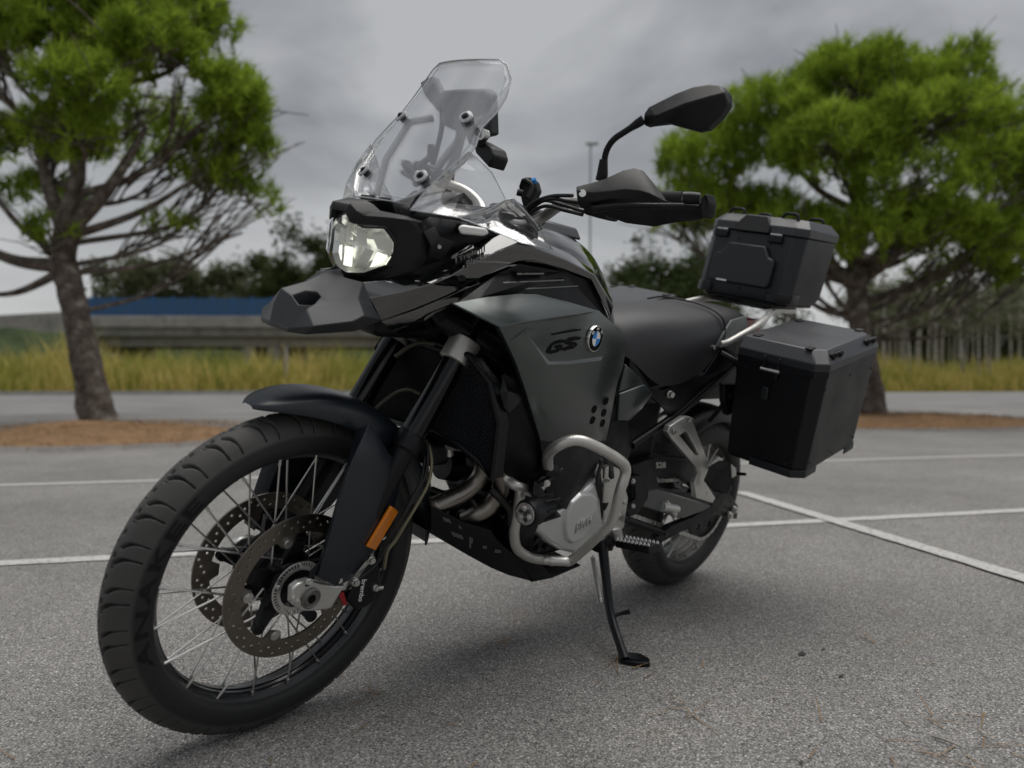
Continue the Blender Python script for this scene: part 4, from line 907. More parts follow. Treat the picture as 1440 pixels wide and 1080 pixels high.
# side panel with badge: rows run along the ridge
def row(*L_): return list(L_)
GS = {'a': (636, 426, .232), 'b': (676, 418, .222), 'c': (728, 412.5, .206), 'd': (754, 413, .203), 'd2': (800, 424, .208), 'e': (842, 437, .213), 'e2': (861, 453, .212), 'g': (877, 475, .206), 'h': (879.5, 497, .202), 'i': (877, 514, .199),
      'r0': (702, 459, .275), 'r1': (750, 451, .258), 'r2': (800, 443.5, .236), 'k1': (713, 482, .268), 'k2': (726, 511, .256), 'k3': (740, 552, .238), 'k4': (750, 587, .222), 'k5': (760, 620, .21), 'k6': (763, 655, .2), 'k7': (768, 692, .19),
      'n0': (738, 467, .262), 'n1': (770, 513, .243), 'n2': (800, 512, .232), 'n3': (845, 506, .214), 'm0': (741, 469, .256), 'm1': (773, 509, .237), 'm2': (802, 508, .227), 'm3': (846, 502, .209), 'q1': (800, 446, .2305), 'q0': (745, 455, .252),
      'o1': (765, 552, .234), 'o2': (800, 552, .226), 'o3': (836, 545, .212), 'j0': (868, 540, .196), 'j1': (864, 562, .190), 'j2': (860, 585, .186), 'j3': (853, 620, .18), 'j4': (838, 660, .18), 'j5': (797, 718, .182),
      's1': (768, 590, .222), 's2': (800, 590, .215), 's3': (835, 590, .20), 't1': (775, 622, .208), 't2': (800, 618, .203), 't3': (830, 622, .192), 'u1': (778, 660, .198), 'u2': (805, 660, .192)}
ks_ = list(GS); gvv = PT([GS[k] for k in ks_]); ix = {k: i for i, k in enumerate(ks_)}
fsx = ['a b r0', 'b c r1 r0', 'c d r1', 'd d2 r2 r1', 'd2 e r2', 'r0 q0 n0 k1', 'r0 r1 q0', 'r1 r2 q1 q0', 'r2 e q1', 'n0 m0 m1 n1', 'n1 m1 m2 n2', 'n2 m2 m3 n3', 'q0 q1 m2 m1 m0', 'n0 q0 m0', 'q1 e e2 m3 m2', 'e2 g h m3', 'h i n3 m3', 'k1 n0 k2', 'k2 n0 n1', 'k2 n1 o1 k3', 'n1 n2 o2 o1', 'n2 n3 o3 o2', 'n3 i j0 o3',
       'k3 o1 s1 k4', 'o1 o2 s2 s1', 'o2 o3 s3 s2', 'o3 j0 j1 s3', 's3 j1 j2', 'k4 s1 t1 k5', 's1 s2 t2 t1', 's2 s3 t3 t2', 's3 j2 j3 t3', 'k5 t1 u1 k6', 't1 t2 u2 u1', 't2 t3 j4 u2', 't3 j3 j4', 'k6 u1 k7', 'u1 u2 j5 k7', 'u2 j4 j5']
gf = [tuple(ix[k] for k in q.split()) for q in fsx]
low_i = len(fsx)-7
def sub_mesh(fs_):
    us = sorted({i for q in fs_ for i in q}); mp = {u: n for n, u in enumerate(us)}; return [gvv[u] for u in us], [tuple(mp[i] for i in q) for q in fs_]
both('lower_panel', *sub_mesh(gf[low_i:]), 'matte_black', bike, solid=.004, off=-1, bevel=.002, smooth=22)
sp_l, sp_r = both('side_panel', *sub_mesh(gf[:low_i]), 'panel_grey', bike, solid=.004, off=-1, bevel=.0025, smooth=22)
sp_l['label'] = 'grey side panel with the round badge and vent holes'
# inner returns so the panel reads as a shell
inn = [[GS[k] for k in ('a', 'r0', 'k1', 'k2', 'k3', 'k4', 'k5', 'k6', 'k7')]]
i0 = PT(inn[0]); i1 = [p+V((-.04, -.05, -.005)) for p in i0]; i0 = [p+V((-.002, -.006, 0)) for p in i0]
v, f = grid([i0, i1]); both('panel_return', v, f, 'matte_black', bike, solid=.003)
pm = PT([GS['m1'], GS['m2'], GS['q1'], GS['m0']]); gn = (pm[1]-pm[0]).cross(pm[2]-pm[0]).normalized()
if gn.y < 0: gn = -gn
g0 = pm[1]
gpx = pxplane(g0, gn, .0045)
def ribbon(L_, wd):
    o_ = []; n = len(L_)
    lf, rg_ = [], []
    for i, p in enumerate(L_):
        p = V(p); a = V(L_[max(0, i-1)]); b_ = V(L_[min(n-1, i+1)]); t = (b_-a).normalized(); nn = V((-t[1], t[0])); lf.append(p+nn*wd/2); rg_.append(p-nn*wd/2)
    return lf, rg_
def stroke(L_, wd, g, m, par, name):
    lf, rg_ = ribbon([V((a, b_)) for a, b_ in L_], wd); vs = [g(*p) for p in lf]+[g(*p) for p in rg_]; n = len(lf)
    return mk(name, vs, [(i, i+1, n+i+1, n+i) for i in range(n-1)], m, par, fix=False, smooth=None)
def gsm(cx0, cx1):
    def g(u, v_):
        bl0, br0 = (767, 500), (812, 490); tl0, tr0 = (774, 480.5), (817.5, 472.5); s_ = cx0+(cx1-cx0)*u
        bx_, by_ = bl0[0]+(br0[0]-bl0[0])*s_, bl0[1]+(br0[1]-bl0[1])*s_; tx_, ty_ = tl0[0]+(tr0[0]-tl0[0])*s_, tl0[1]+(tr0[1]-tl0[1])*s_
        return gpx(bx_+(tx_-bx_)*v_, by_+(ty_-by_)*v_)
    return g
Gl = [(1.0, .84), (.42, .86), (.2, .74), (.12, .5), (.14, .26), (.3, .15), (.72, .16), (.84, .28), (.88, .5), (.5, .5)]
Sl = [(1.0, .84), (.36, .86), (.18, .74), (.22, .58), (.72, .46), (.82, .32), (.72, .18), (.02, .15)]
def ggx(f): return lambda a, b_: f(a, b_)
stroke(Gl, .24, gsm(0, .5), 'decal_black', sp_l, 'badge_letter'); stroke(Sl, .24, gsm(.53, 1.0), 'decal_black', sp_l, 'badge_letter')
gp2 = pxplane(g0, gn, .006)
stroke([(776, 470.5), (817, 463.5)], 2.2, gpx, 'decal_black', sp_l, 'badge_bar')
# roundel
rc = onplane(834.5, 475.5, g0+gn*.001, gn); ex = V((0, 0, 1)).cross(gn).normalized(); ez = gn.cross(ex)
if (onplane(850, 475, g0, gn)-rc).dot(ex) < 0: ex = -ex
def dsc(r0, r1, a0, a1, off, n=40): 
    vs = [rc+gn*off+(ex*math.cos(a0+(a1-a0)*i/n)+ez*math.sin(a0+(a1-a0)*i/n))*r for r in (r0, r1) for i in range(n+1)]
    return vs, [(i, i+1, n+2+i, n+1+i) for i in range(n)]
rr = .0315
rd = mk('roundel', *join(tubemesh([rc, rc+gn*.006, rc+gn*.0075], [rr, rr, rr*.97], 48)), 'chrome', bike)
mk('roundel_ring', *dsc(rr*.58, rr*.92, 0, 2*math.pi, .008), 'decal_black', rd, fix=False, smooth=None)
for q in range(4): mk('roundel_quarter', *dsc(.0001, rr*.55, q*math.pi/2, (q+1)*math.pi/2, .0082, 12), ['decal_white', 'decal_blue', 'decal_white', 'decal_blue'][q], rd, fix=False, smooth=None)
for ch, a in (('B', 142), ('M', 92), ('W', 42)):
    aa = rad(a); cc_ = rc+gn*.0085+(ex*math.cos(aa)+ez*math.sin(aa))*rr*.75; tx_ = (ex*math.sin(aa)-ez*math.cos(aa)); ty_ = ex*math.cos(aa)+ez*math.sin(aa)
    link('roundel_letter', textmesh(ch, 0, lambda u, v_, w_: cc_+tx_*(u-.5)*rr*.30+ty_*(v_-.5)*rr*.23, offset=.02), 'decal_white', rd, None)
# vent holes low on the panel
from mathutils.bvhtree import BVHTree
bvh = BVHTree.FromPolygons(gvv, gf)
pm = PT([GS['o3'], GS['j2'], GS['s3']]); hn = (pm[1]-pm[0]).cross(pm[2]-pm[0]).normalized(); hn = hn if hn.y > 0 else -hn
for (a, b_) in ((852, 564), (835.5, 575.5), (849, 580.5), (833, 591), (847, 595)):
    o_, d_ = Rlean.transposed() @ CAM, Rlean.transposed() @ ray(a, b_); p, hn, _i, _d = bvh.ray_cast(o_, d_.normalized()); hn = hn if hn.y > 0 else -hn; hx_ = V((1, 0, 0))-hn*hn.x; hx_.normalize(); hy_ = hn.cross(hx_)
    vs, fs = [], []
    for k, (r, off) in enumerate(((.0106, -.001), (.0104, .0018), (.0098, .0018), (.0096, .0006), (.0001, .0006))):
        vs += [p+hn*off+(hx_*math.cos(6.2832*i/24)+hy_*math.sin(6.2832*i/24))*r for i in range(24)]
    for k in range(4): fs += [(k*24+i, k*24+(i+1) % 24, (k+1)*24+(i+1) % 24, (k+1)*24+i) for i in range(24)]
    o = mk('vent_hole', vs, fs, 'decal_black', sp_l); 
# louvres behind the trim
bkp = PT([(655, 410, .165), (700, 385, .168), (730, 371, .170), (792, 382, .172), (834, 396, .174), (858, 452, .174), (842, 437, .196), (790, 422, .19), (752, 413, .185), (728, 412, .186), (676, 418, .20), (640, 428, .2)])
v_ = bkp+[p+V((0, -.03, 0)) for p in bkp]
both('vent_back', v_, [tuple(range(12))], 'matte_black', bike, smooth=None)
for (a, b_, c_, d_) in ((726, 383.5, 764, 383), (706, 396, 792, 392), (709, 406, 812, 400.5), (748, 413.5, 817, 409.5), (796, 420.5, 819, 418)):
    e1_, e2_ = P(a, b_, y=.180), P(c_, d_, y=.180)
    dn = V((0, 0, -1))
    pr_ = [e1_+V((0, -.010, .003)), e1_+V((0, .004, -.001)), e1_+V((0, .004, -.005)), e1_+V((0, -.010, -.006))]
    both('louvre', *prism(pr_, e2_-e1_), 'gloss_black', bike, bevel=.0012)
# inner dark bodies: airbox, frame spars, headstock
mk('airbox', *xf(boxm(.83, 1.27, -.135, .135, .62, .99), lambda p: V((p.x, p.y*(.75 if p.x > 1 and p.z > .9 else 1), p.z))), 'matte_black', bike, bevel=.03)
mk('headstock', *xf(boxm(1.26, 1.44, -.07, .07, .86, 1.06), lambda p: V((p.x+(.04 if p.z < .9 else 0), p.y, p.z))), 'matte_black', bike, bevel=.02)
for s in (1, -1): mk('frame_spar', *tubemesh(spline([(1.36, s*.05, .93), (1.2, s*.12, .86), (.98, s*.155, .74), (.78, s*.15, .60), (.66, s*.13, .48)], 6), [.03, .032, .03, .028], 12), 'dark_metal', bike)
# radiator with guard
rx = 1.285
R_ = [(555, 497), (600, 486), (640, 497), (672, 512), (700, 535), (706, 560), (706, 640), (704, 662), (690, 635), (668, 617), (640, 606), (605, 600), (575, 592), (552, 590)]
rp = [P(a, b_, x=rx) for a, b_ in R_]; zt, zb_ = .80, .60
rw = .205
rad_out = [V((rx, -.15, .80)), V((rx-.01, -.19, .76)), V((rx-.03, -rw, .66)), V((rx-.03, -.20, .615)), V((rx, -.12, .635)), V((rx, 0, .645)), V((rx, .07, .655)), V((rx-.012, .14, .648)), V((rx-.03, .195, .625)), V((rx-.04, .235, .595)), V((rx-.03, .235, .72)), V((rx-.015, .205, .80)), V((rx, .15, .845)), V((rx, .05, .85)), V((rx, -.08, .84))]
mk('radiator', *prism(rad_out, V((-.03, 0, 0))), 'dark_metal', bike, bevel=.003)
# guard: waves of wire
gvs, gfs = [], []
def zlim(y):
    lo = -9.; hi = 9.
    n = len(rad_out); zs = []
    for i in range(n):
        a, b_ = rad_out[i], rad_out[(i+1) % n]
        if (a.y-y)*(b_.y-y) <= 0 and abs(a.y-b_.y) > 1e-6: t = (y-a.y)/(b_.y-a.y); zs.append((a.z+(b_.z-a.z)*t, a.x+(b_.x-a.x)*t))
    return min(zs), max(zs)
ys = [-.185+i*.0035 for i in range(119)]; lim = [zlim(y) for y in ys]
for k in range(44):
    z = .60+k*.0058; prev = None
    for i, y in enumerate(ys):
        (z0, xa), (z1, xb) = lim[i]
        if z < z0+.004 or z > z1-.004: prev = None; continue
        x = xa+(xb-xa)*(z-z0)/(z1-z0)+.004; zz_ = z+(.0024 if i % 2 else -.0024)*(1 if k % 2 else -1); n = len(gvs)
        gvs += [V((x, y, zz_-.0008)), V((x+.002, y, zz_)), V((x, y, zz_+.0008))]
        if prev is not None: gfs += [(prev, prev+1, n+1, n), (prev+1, prev+2, n+2, n+1)]
        prev = n
gd = mk('radiator_guard', gvs, gfs, 'case_lid', bike, smooth=None, fix=False); gd['kind'] = 'stuff'
edge = [V((p.x+.004, p.y, p.z)) for p in rad_out]
tube('radiator_frame', edge+[edge[0]], .007, 'matte_black', bike, 8)
shp = PT([(704, 530, .20), (710, 525, .205), (730, 535, .21), (745, 570, .205), (752, 600, .2), (757, 640, .195), (758, 672, .19), (735, 682, .17), (712, 668, .16), (706, 640, .17), (705, 560, .19)])
both('radiator_shroud', shp+[p+V((-.02, -.02, 0)) for p in shp], [tuple(range(11))]+[(i, (i+1) % 11, 11+(i+1) % 11, 11+i) for i in range(11)], 'matte_black', bike, bevel=.002, smooth=25)
wng = PT([(703, 552, .225), (708, 528, .215), (714, 550, .235), (738, 558, .22), (717, 581, .235), (709, 574, .23)])
both('shroud_fin', wng, [(0, 1, 2), (0, 2, 5), (2, 3, 4, 5)], 'plastic', bike, solid=.004, bevel=.001, smooth=20)

# ---------------------------------------------------------------- headlamp and cockpit
hl = [(469, 296), (484, 299), (490, 314), (497, 317), (541, 320), (549, 327), (556, 336), (554.5, 352), (547, 372), (520, 380), (487, 384.5)]
ys = [0.0, .0, .022, .034, .082, .092, .102, .104, .092, .05, 0.]
nearp = [(1.541, .0, 1.094), (1.540, .020, 1.090), (1.533, .028, 1.076), (1.528, .040, 1.072), (1.511, .088, 1.078), (1.504, .097, 1.068), (1.496, .107, 1.054), (1.495, .107, 1.036), (1.502, .096, 1.008), (1.518, .05, .984), (1.526, .0, .977)]
near3 = [V(q) for q in nearp]
loop = near3+[V((p.x, -p.y, p.z)) for p in near3[-2:0:-1]]
cen = V((1.555, 0, 1.03)); nl = len(loop)
bulge = [p.lerp(cen, .45)+V((.012, 0, 0)) for p in loop]
lens_v = loop+bulge+[cen+V((.012, 0, 0))]
lens_f = [(i, (i+1) % nl, nl+(i+1) % nl, nl+i) for i in range(nl)]+[(nl+i, nl+(i+1) % nl, 2*nl) for i in range(nl)]
hlamp = mk('headlamp', [p.lerp(cen, -.10)+V((-.012, 0, 0)) for p in loop]+[p.lerp(cen, -.28)+V((-.05, 0, 0)) for p in loop]+[p.lerp(cen, -.18)+V((-.12, 0, 0)) for p in loop]+[p.lerp(cen, -.02)+V((.002, 0, 0)) for p in loop],
           [(i, (i+1) % nl, nl+(i+1) % nl, nl+i) for i in range(nl)]+[(nl+i, nl+(i+1) % nl, 2*nl+(i+1) % nl, 2*nl+i) for i in range(nl)]+[(3*nl+i, 3*nl+(i+1) % nl, (i+1) % nl, i) for i in range(nl)], 'plastic', bike, bevel=.003, smooth=35)
mk('lens_cover', [p+V((.004, 0, 0)) for p in lens_v], lens_f, 'lens', hlamp, smooth=22)
# reflector bowls behind the lens
rv = [p.lerp(cen, .04)+V((-.004, 0, 0)) for p in loop]+[p.lerp(cen, .5)+V((-.045, 0, 0)) for p in loop]+[V((1.49, 0, 1.03))]
mk('lamp_bowl', rv, lens_f, 'lamp_bowl', hlamp, smooth=20)
lm = bpy.data.materials.new('lamp_glow'); lm.use_nodes = True; bs = lm.node_tree.nodes['Principled BSDF']; bs.inputs['Base Color'].default_value = (.8, .82, .7, 1); bs.inputs['Emission Color'].default_value = (1, 1, .86, 1); bs.inputs['Emission Strength'].default_value = .7; MT['lamp_glow'] = lm
def facet(L_, m, nm): mk(nm, [V(q) for q in L_], [tuple(range(len(L_)))], m, hlamp, solid=.003, bevel=.0008, smooth=20)
for s in (1, -1):
    facet([(1.522, .012*s, 1.078), (1.516, .036*s, 1.066), (1.512, .040*s, 1.040), (1.517, .014*s, 1.034)], 'lamp_white', 'light_guide')
    facet([(1.506, .045*s, 1.060), (1.497, .082*s, 1.066), (1.489, .094*s, 1.050), (1.488, .094*s, 1.032), (1.499, .060*s, 1.036)], 'lamp_white', 'reflector')
    facet([(1.499, .060*s, 1.030), (1.488, .092*s, 1.026), (1.492, .086*s, 1.010), (1.505, .05*s, .996)], 'lamp_glow', 'reflector')
    facet([(1.514, .040*s, 1.034), (1.503, .054*s, 1.030), (1.508, .042*s, .994), (1.518, .014*s, .990)], 'lamp_white', 'reflector')
facet([(1.522, -.012, 1.03), (1.522, .012, 1.03), (1.520, .014, .992), (1.520, -.014, .992)], 'lamp_glow', 'light_guide')
# lamp surround: cowl above and cheeks
cw = [[(469, 294, 0), (484, 297, .022), (491, 312, .034), (498, 315, .044), (541, 318, .09), (551, 325, .1), (558, 335, .11), (557, 353, .112), (549, 375, .1), (520, 386, .056), (487, 391, 0)],
      [(476, 286, 0), (492, 286, .03), (500, 296, .045), (512, 303, .055), (550, 306, .105), (575, 309, .13), (589, 325, .142), (589, 355, .142), (574, 382, .125), (530, 397, .07), (487, 402, 0)],
      [(500, 281, 0), (515, 281, .03), (526, 288, .05), (535, 296, .06), (570, 303, .115), (596, 312, .142), (606, 330, .15), (603, 358, .148), (590, 380, .13), (548, 395, .08), (505, 402, 0)]]
c3 = [PT(r) for r in cw]
c3[0][0] = V((1.54, 0, 1.097)); c3[0][-1] = V((1.524, 0, .972)); c3[1][0] = V((1.525, 0, 1.112)); c3[1][-1] = V((1.515, 0, .960)); c3[2][0] = V((1.47, 0, 1.128)); c3[2][-1] = V((1.48, 0, .955))
v, f = grid(c3); v2 = mir(v); both('lamp_cowl', v, f, 'plastic', bike, solid=.003, off=-1, bevel=.002, smooth=28)
# dark inner fairing between cowl, trim and screen
fr_ = [[(590, 314, .142), (606, 305, .145), (640, 310, .15), (668, 315, .155), (700, 312, .155), (722, 316, .155)], [(604, 345, .146), (625, 345, .145), (645, 340, .145), (668, 335, .150), (695, 326, .155), (722, 322, .158)], [(592, 376, .128), (615, 368, .134), (635, 360, .14), (660, 345, .15), (692, 332, .156), (722, 326, .158)]]
v, f = quads(fr_); both('inner_fairing', v, f, 'matte_black', bike, solid=.003, smooth=20)
fcx = PT([(596, 326, .152), (612, 318, .155), (619, 333, .162), (640, 340, .158), (622, 366, .152), (604, 362, .155), (607, 345, .165)]); both('fairing_boss', fcx, [(0, 1, 2, 6), (2, 3, 4, 6), (6, 4, 5)], 'plastic', bike, solid=.006, bevel=.001, smooth=15)
p = P(617, 347, y=.160); both('fairing_screw', *bolt(p, (.4, 1, 0), .003), 'steel', bike)
cov = [[(660, 318, .15), (700, 298, .16), (722, 284, .165), (735, 300, .165), (750, 320, .165), (757, 330, .162)], [(670, 312, .08), (700, 288, .08), (720, 278, .08), (740, 292, .09), (752, 310, .1), (757, 325, .11)]]
v, f = quads(cov); both('dash_shoulder', v, f, 'matte_black', bike, solid=.004, bevel=.003, smooth=30)
mk('bar_riser', *boxm(1.03, 1.11, -.065, .065, 1.09, 1.18), 'matte_black', bike, bevel=.012)
mk('dash_cowl', *xf(boxm(1.20, 1.43, -.10, .10, 1.06, 1.165), lambda p: V((p.x+(.02 if p.z < 1.1 else -.03 if p.x > 1.3 else 0), p.y*(.62 if p.x > 1.3 else 1)*(.8 if p.z > 1.1 else 1), p.z-(.05 if p.x > 1.3 and p.z > 1.1 else 0)))), 'matte_black', bike, bevel=.02)
mk('dash_body', *xf(boxm(1.22, 1.46, -.11, .11, 1.02, 1.13), lambda p: V((p.x, p.y*(.6 if p.x > 1.4 else 1), p.z+(.02 if p.x < 1.3 and p.z > 1.1 else 0)))), 'matte_black', bike, bevel=.02)
# indicator
ia = [P(657, 322, y=.17), P(672, 325, y=.205), P(690, 326, y=.235)]
for s in (1, -1):
    q = ia if s > 0 else mir(ia)
    o = mk('turn_signal', *tubemesh([V((q[0].x, .13*s, q[0].z)), q[0]], [.013, .010], 14), 'plastic', bike)
    pts = PT([(644, 320, .215), (650, 315.5, .215), (684, 321, .225), (688, 328, .225), (680, 332, .225), (648, 329, .215)]); pts = pts if s > 0 else mir(pts)
    mk('signal_lens', *prism(pts, V((-.018, -.022*s, 0))), 'indicator', o, bevel=.004)
    mk('signal_back', *prism([p+V((-.019, -.022*s, 0)) for p in pts], V((-.012, -.008*s, 0))), 'matte_black', o, bevel=.003)
# screen
rowsS = [(1.131, 1.486, .070, .006), (1.15, 1.474, .105, .013), (1.185, 1.455, .142, .02), (1.225, 1.432, .160, .03), (1.262, 1.411, .165, .03), (1.30, 1.39, .150, .03), (1.335, 1.37, .152, .04), (1.37, 1.35, .150, .042), (1.41, 1.325, .138, .034), (1.437, 1.31, .118, .022), (1.449, 1.302, .095, .012)]
sv = []
for z, x, wd, sw_ in rowsS: sv.append([V((x-sw_*(abs(u)**2), u*wd, z)) for u in [i/8-1 for i in range(17)]])
v, f = grid(sv); scr = mk('windscreen', v, f, 'screen', bike, solid=.0035, smooth=180)
ed = [r[0] for r in sv]+sv[-1][1:]+[r[-1] for r in sv[-2::-1]]+sv[0][-2::-1]
tube('screen_edge', ed, .0016, 'screen_edge', scr, 6, 180)
for (yy, z, x) in ((.095, 1.187, 1.447), (-.095, 1.187, 1.447), (.105, 1.318, 1.365), (-.105, 1.318, 1.365)):
    n_ = V((.8, .25 if yy > 0 else -.25, .55)).normalized(); p = V((x, yy, z))
    mk('screen_grommet', *join(tubemesh([p-n_*.001, p+n_*.003, p+n_*.004], [.0145, .0145, .012], 28)), 'screen_edge', scr); mk('screen_bolt', *join(tubemesh([p-n_*.012, p+n_*.0045, p+n_*.006], [.008, .008, .006], 20), cyl(p+n_*.0055, p+n_*.008, .004, 6)), 'matte_black', scr)
df = PT([(577, 295, .115), (595, 272, .13), (628, 240, .15), (660, 211, .163), (692, 243, .19), (712, 282, .205), (645, 306, .165)])
# lower deflectors, clear
dv_ = both('screen_deflector', df, [(0, 1, 2, 6), (2, 3, 4, 5, 6)], 'screen', bike, solid=.003, smooth=40)
for s, o in ((1, dv_[0]), (-1, dv_[1])): tube('deflector_edge', [p if s > 0 else V((p.x, -p.y, p.z)) for p in df+[df[0]]], .0014, 'screen_edge', o, 6)
df2 = PT([(645, 306, .167), (685, 296, .19), (712, 281, .207), (722, 279, .215), (752, 312, .235), (778, 352, .245), (732, 341, .235), (685, 321, .205)])
dv2 = both('hand_deflector', df2, [(0, 1, 7), (1, 2, 3, 4, 6, 7), (4, 5, 6)], 'screen', bike, solid=.003, smooth=40)
for s, o in ((1, dv2[0]), (-1, dv2[1])): tube('deflector_edge', [p if s > 0 else V((p.x, -p.y, p.z)) for p in df2+[df2[0]]], .0014, 'screen_edge', o, 6)
# screen carrier, display, navigation mount
mk('screen_carrier', [V(q) for q in ((1.474, -.05, 1.138), (1.474, .05, 1.138), (1.46, -.07, 1.10), (1.46, .07, 1.10))], [(2, 3, 1, 0)], 'matte_black', bike, solid=.006, bevel=.002)
for s in (1, -1): tube('carrier_stay', [(1.44, s*.06, 1.10), (1.40, s*.09, 1.22), (1.345, s*.10, 1.31), (1.30, s*.08, 1.33)], .008, 'matte_black', bike, 8)
np_ = [V((1.465, .055, 1.145)), V((1.462, .085, 1.14)), V((1.43, .105, 1.105)), V((1.45, .045, 1.10))]
tft = [P(620, 127, x=1.21), P(644, 125, x=1.21), P(680, 124, x=1.21), P(687, 131, x=1.21), P(689, 190, x=1.21), P(664, 196, x=1.21), P(622, 176, x=1.21)]
dsp = mk('display', *prism(tft, V((-.03, .0, .006))), 'case_grey', bike, bevel=.006)
ign = P(678, 189, x=1.235)
mk('ignition_lock', *join(tubemesh([P(670, 192, x=1.20), P(672, 191, x=1.235)], .022, 20)), 'matte_black', dsp); mk('lock_face', *join(tubemesh([ign-V((.01, 0, 0)), ign+V((.006, .002, 0))], .013, 24)), 'steel', dsp); mk('key_slot', *xf(boxm(.0062, .0085, -.0018, .0018, -.007, .007), lambda p: p+ign), 'decal_black', dsp)
dpt = [P(664, 192, x=1.22), P(672, 196, x=1.22), P(690, 206, x=1.22), P(694, 219, x=1.22), P(687, 236, x=1.22), P(668, 215, x=1.22)]
mk('display_arm', *prism(dpt, V((-.05, 0, 0))), 'plastic', dsp, bevel=.005)
tube('display_stay', [(1.19, -.10, 1.36), (1.22, -.08, 1.25), (1.30, -.05, 1.12)], .012, 'matte_black', dsp, 8)

# ---------------------------------------------------------------- engine
mk('crankcase', *xf(boxm(.70, 1.03, -.15, .15, .30, .56), lambda p: V((p.x-(.06 if p.z < .4 and p.x < .9 else 0), p.y*(.8 if p.z < .4 else 1), p.z))), 'dark_metal', bike, bevel=.025)
cyb = mk('cylinder_block', *xf(boxm(.84, 1.02, -.13, .13, .50, .74), lambda p: V((p.x+.10*(p.z-.5)/.24, p.y, p.z))), 'dark_metal', bike, bevel=.02)
for k in range(5):
    z = .53+k*.03; x = .84+.10*(z-.5)/.24
    mk('cylinder_rib', *boxm(x+.0, x+.192, -.134, .134, z, z+.006), 'dark_metal', cyb, bevel=.002)
of = P(585, 612, y=-.02)
mk('horn', *join(tubemesh([P(640, 655, y=-.02), P(634, 652, y=-.02)+V((.03, 0, 0))], [.04, .036], 24)), 'matte_black', bike)
mk('expansion_tank', *boxm(1.20, 1.27, -.10, .05, .56, .62), 'plastic', bike, bevel=.015)
eb = []
for (a, b_, yy) in ((623, 693, .10), (716, 704, .16), (706, 725, .15)):
    p = P(a, b_, y=yy); mk('engine_bolt', *bolt(p, (.5, 1, 0), .004, .005), 'dark_metal', bike)
# rounded cases along the front of the engine, catching highlights
mk('starter_motor', *tubemesh([(1.04, -.08, .47), (1.04, .10, .47), (1.04, .105, .47)], [.036, .036, .028], 24), 'dark_metal', bike)
mk('oil_filter', *tubemesh([(1.0, .04, .40), (1.12, .05, .405), (1.125, .05, .405)], [.036, .036, .03], 24), 'matte_black', bike)
mk('water_pump', *tubemesh([(1.02, .13, .44), (1.02, .168, .44), (1.02, .175, .44)], [.05, .046, .03], 24), 'dark_metal', bike)
for L_, r in (([(690, 688, .13), (702, 700, .15), (716, 716, .165), (718, 738, .16)], .009), ([(676, 664, .10), (690, 672, .12), (704, 668, .14)], .008), ([(650, 690, .05), (664, 704, .09), (676, 722, .11)], .007)):
    o = tube('coolant_hose', spline(PT(L_), 6), r, 'cable', bike, 10, 180)
# side cover with maker's lettering
yc = .175
cc0 = P(801, 722, y=yc); co = [(838, 667), (841, 690), (840, 718), (832, 745), (816, 765), (797, 773), (776, 768), (757, 757), (742, 742), (744, 726), (770, 712), (800, 690), (822, 672)]
cp = [P(a, b_, y=yc-.03) for a, b_ in co]; n_ = len(cp); cg = sum(cp, V())/n_
ring1 = [V((p.x, yc-.004, p.z)) for p in cp]; ring2 = [cg+(V((p.x, yc+.004, p.z))-cg)*.93 for p in cp]; ring2 = [V((p.x, yc+.006, p.z)) for p in ring2]
v = [V((p.x, .11, p.z)) for p in cp]+ring1+ring2
f = [(k*n_+i, k*n_+(i+1) % n_, (k+1)*n_+(i+1) % n_, (k+1)*n_+i) for k in range(2) for i in range(n_)]+[tuple(range(2*n_, 3*n_))]
ec = mk('engine_cover', v, f, 'engine_cover', bike, bevel=.005, smooth=30)
fc = [P(a, b_, y=yc+.016) for a, b_ in ((832, 695), (840, 702), (840, 722), (833, 742), (820, 757), (806, 764), (799, 758), (797, 742), (799, 724), (806, 708), (818, 697))]
fcg = sum(fc, V())/len(fc); m_ = len(fc)
v = [V((p.x, yc+.004, p.z)) for p in [fcg+(p-fcg)*1.10 for p in fc]]+fc
mk('cover_boss', v, [(i, (i+1) % m_, m_+(i+1) % m_, m_+i) for i in range(m_)]+[tuple(range(m_, 2*m_))], 'engine_cover', ec, bevel=.003, smooth=28)
gE = lambda px, py, w_=0: P(px, py, y=yc+.0175)
def emap(u, v_, w_): 
    p = P(809.5+(832-809.5)*u+(811-809.5)*v_, 748+(735-748)*u+(735.5-748)*v_, y=yc+.017); return p+V((0, .0028*(w_ > 0), 0))
link('cover_lettering', textmesh('BMW', .1, emap, offset=.012, spacing=1.05), 'alloy', ec, None)
stroke([(808, 751), (839, 722)], 1.3, gE, 'alloy', ec, 'cover_line')
for (a, b_) in ((752, 757), (754, 770), (766, 768), (744, 752)):
    p = P(a, b_, y=.16); mk('drain_bolt', *bolt(p, (.2, 1, 0), .007, .007), 'dark_metal', bike)
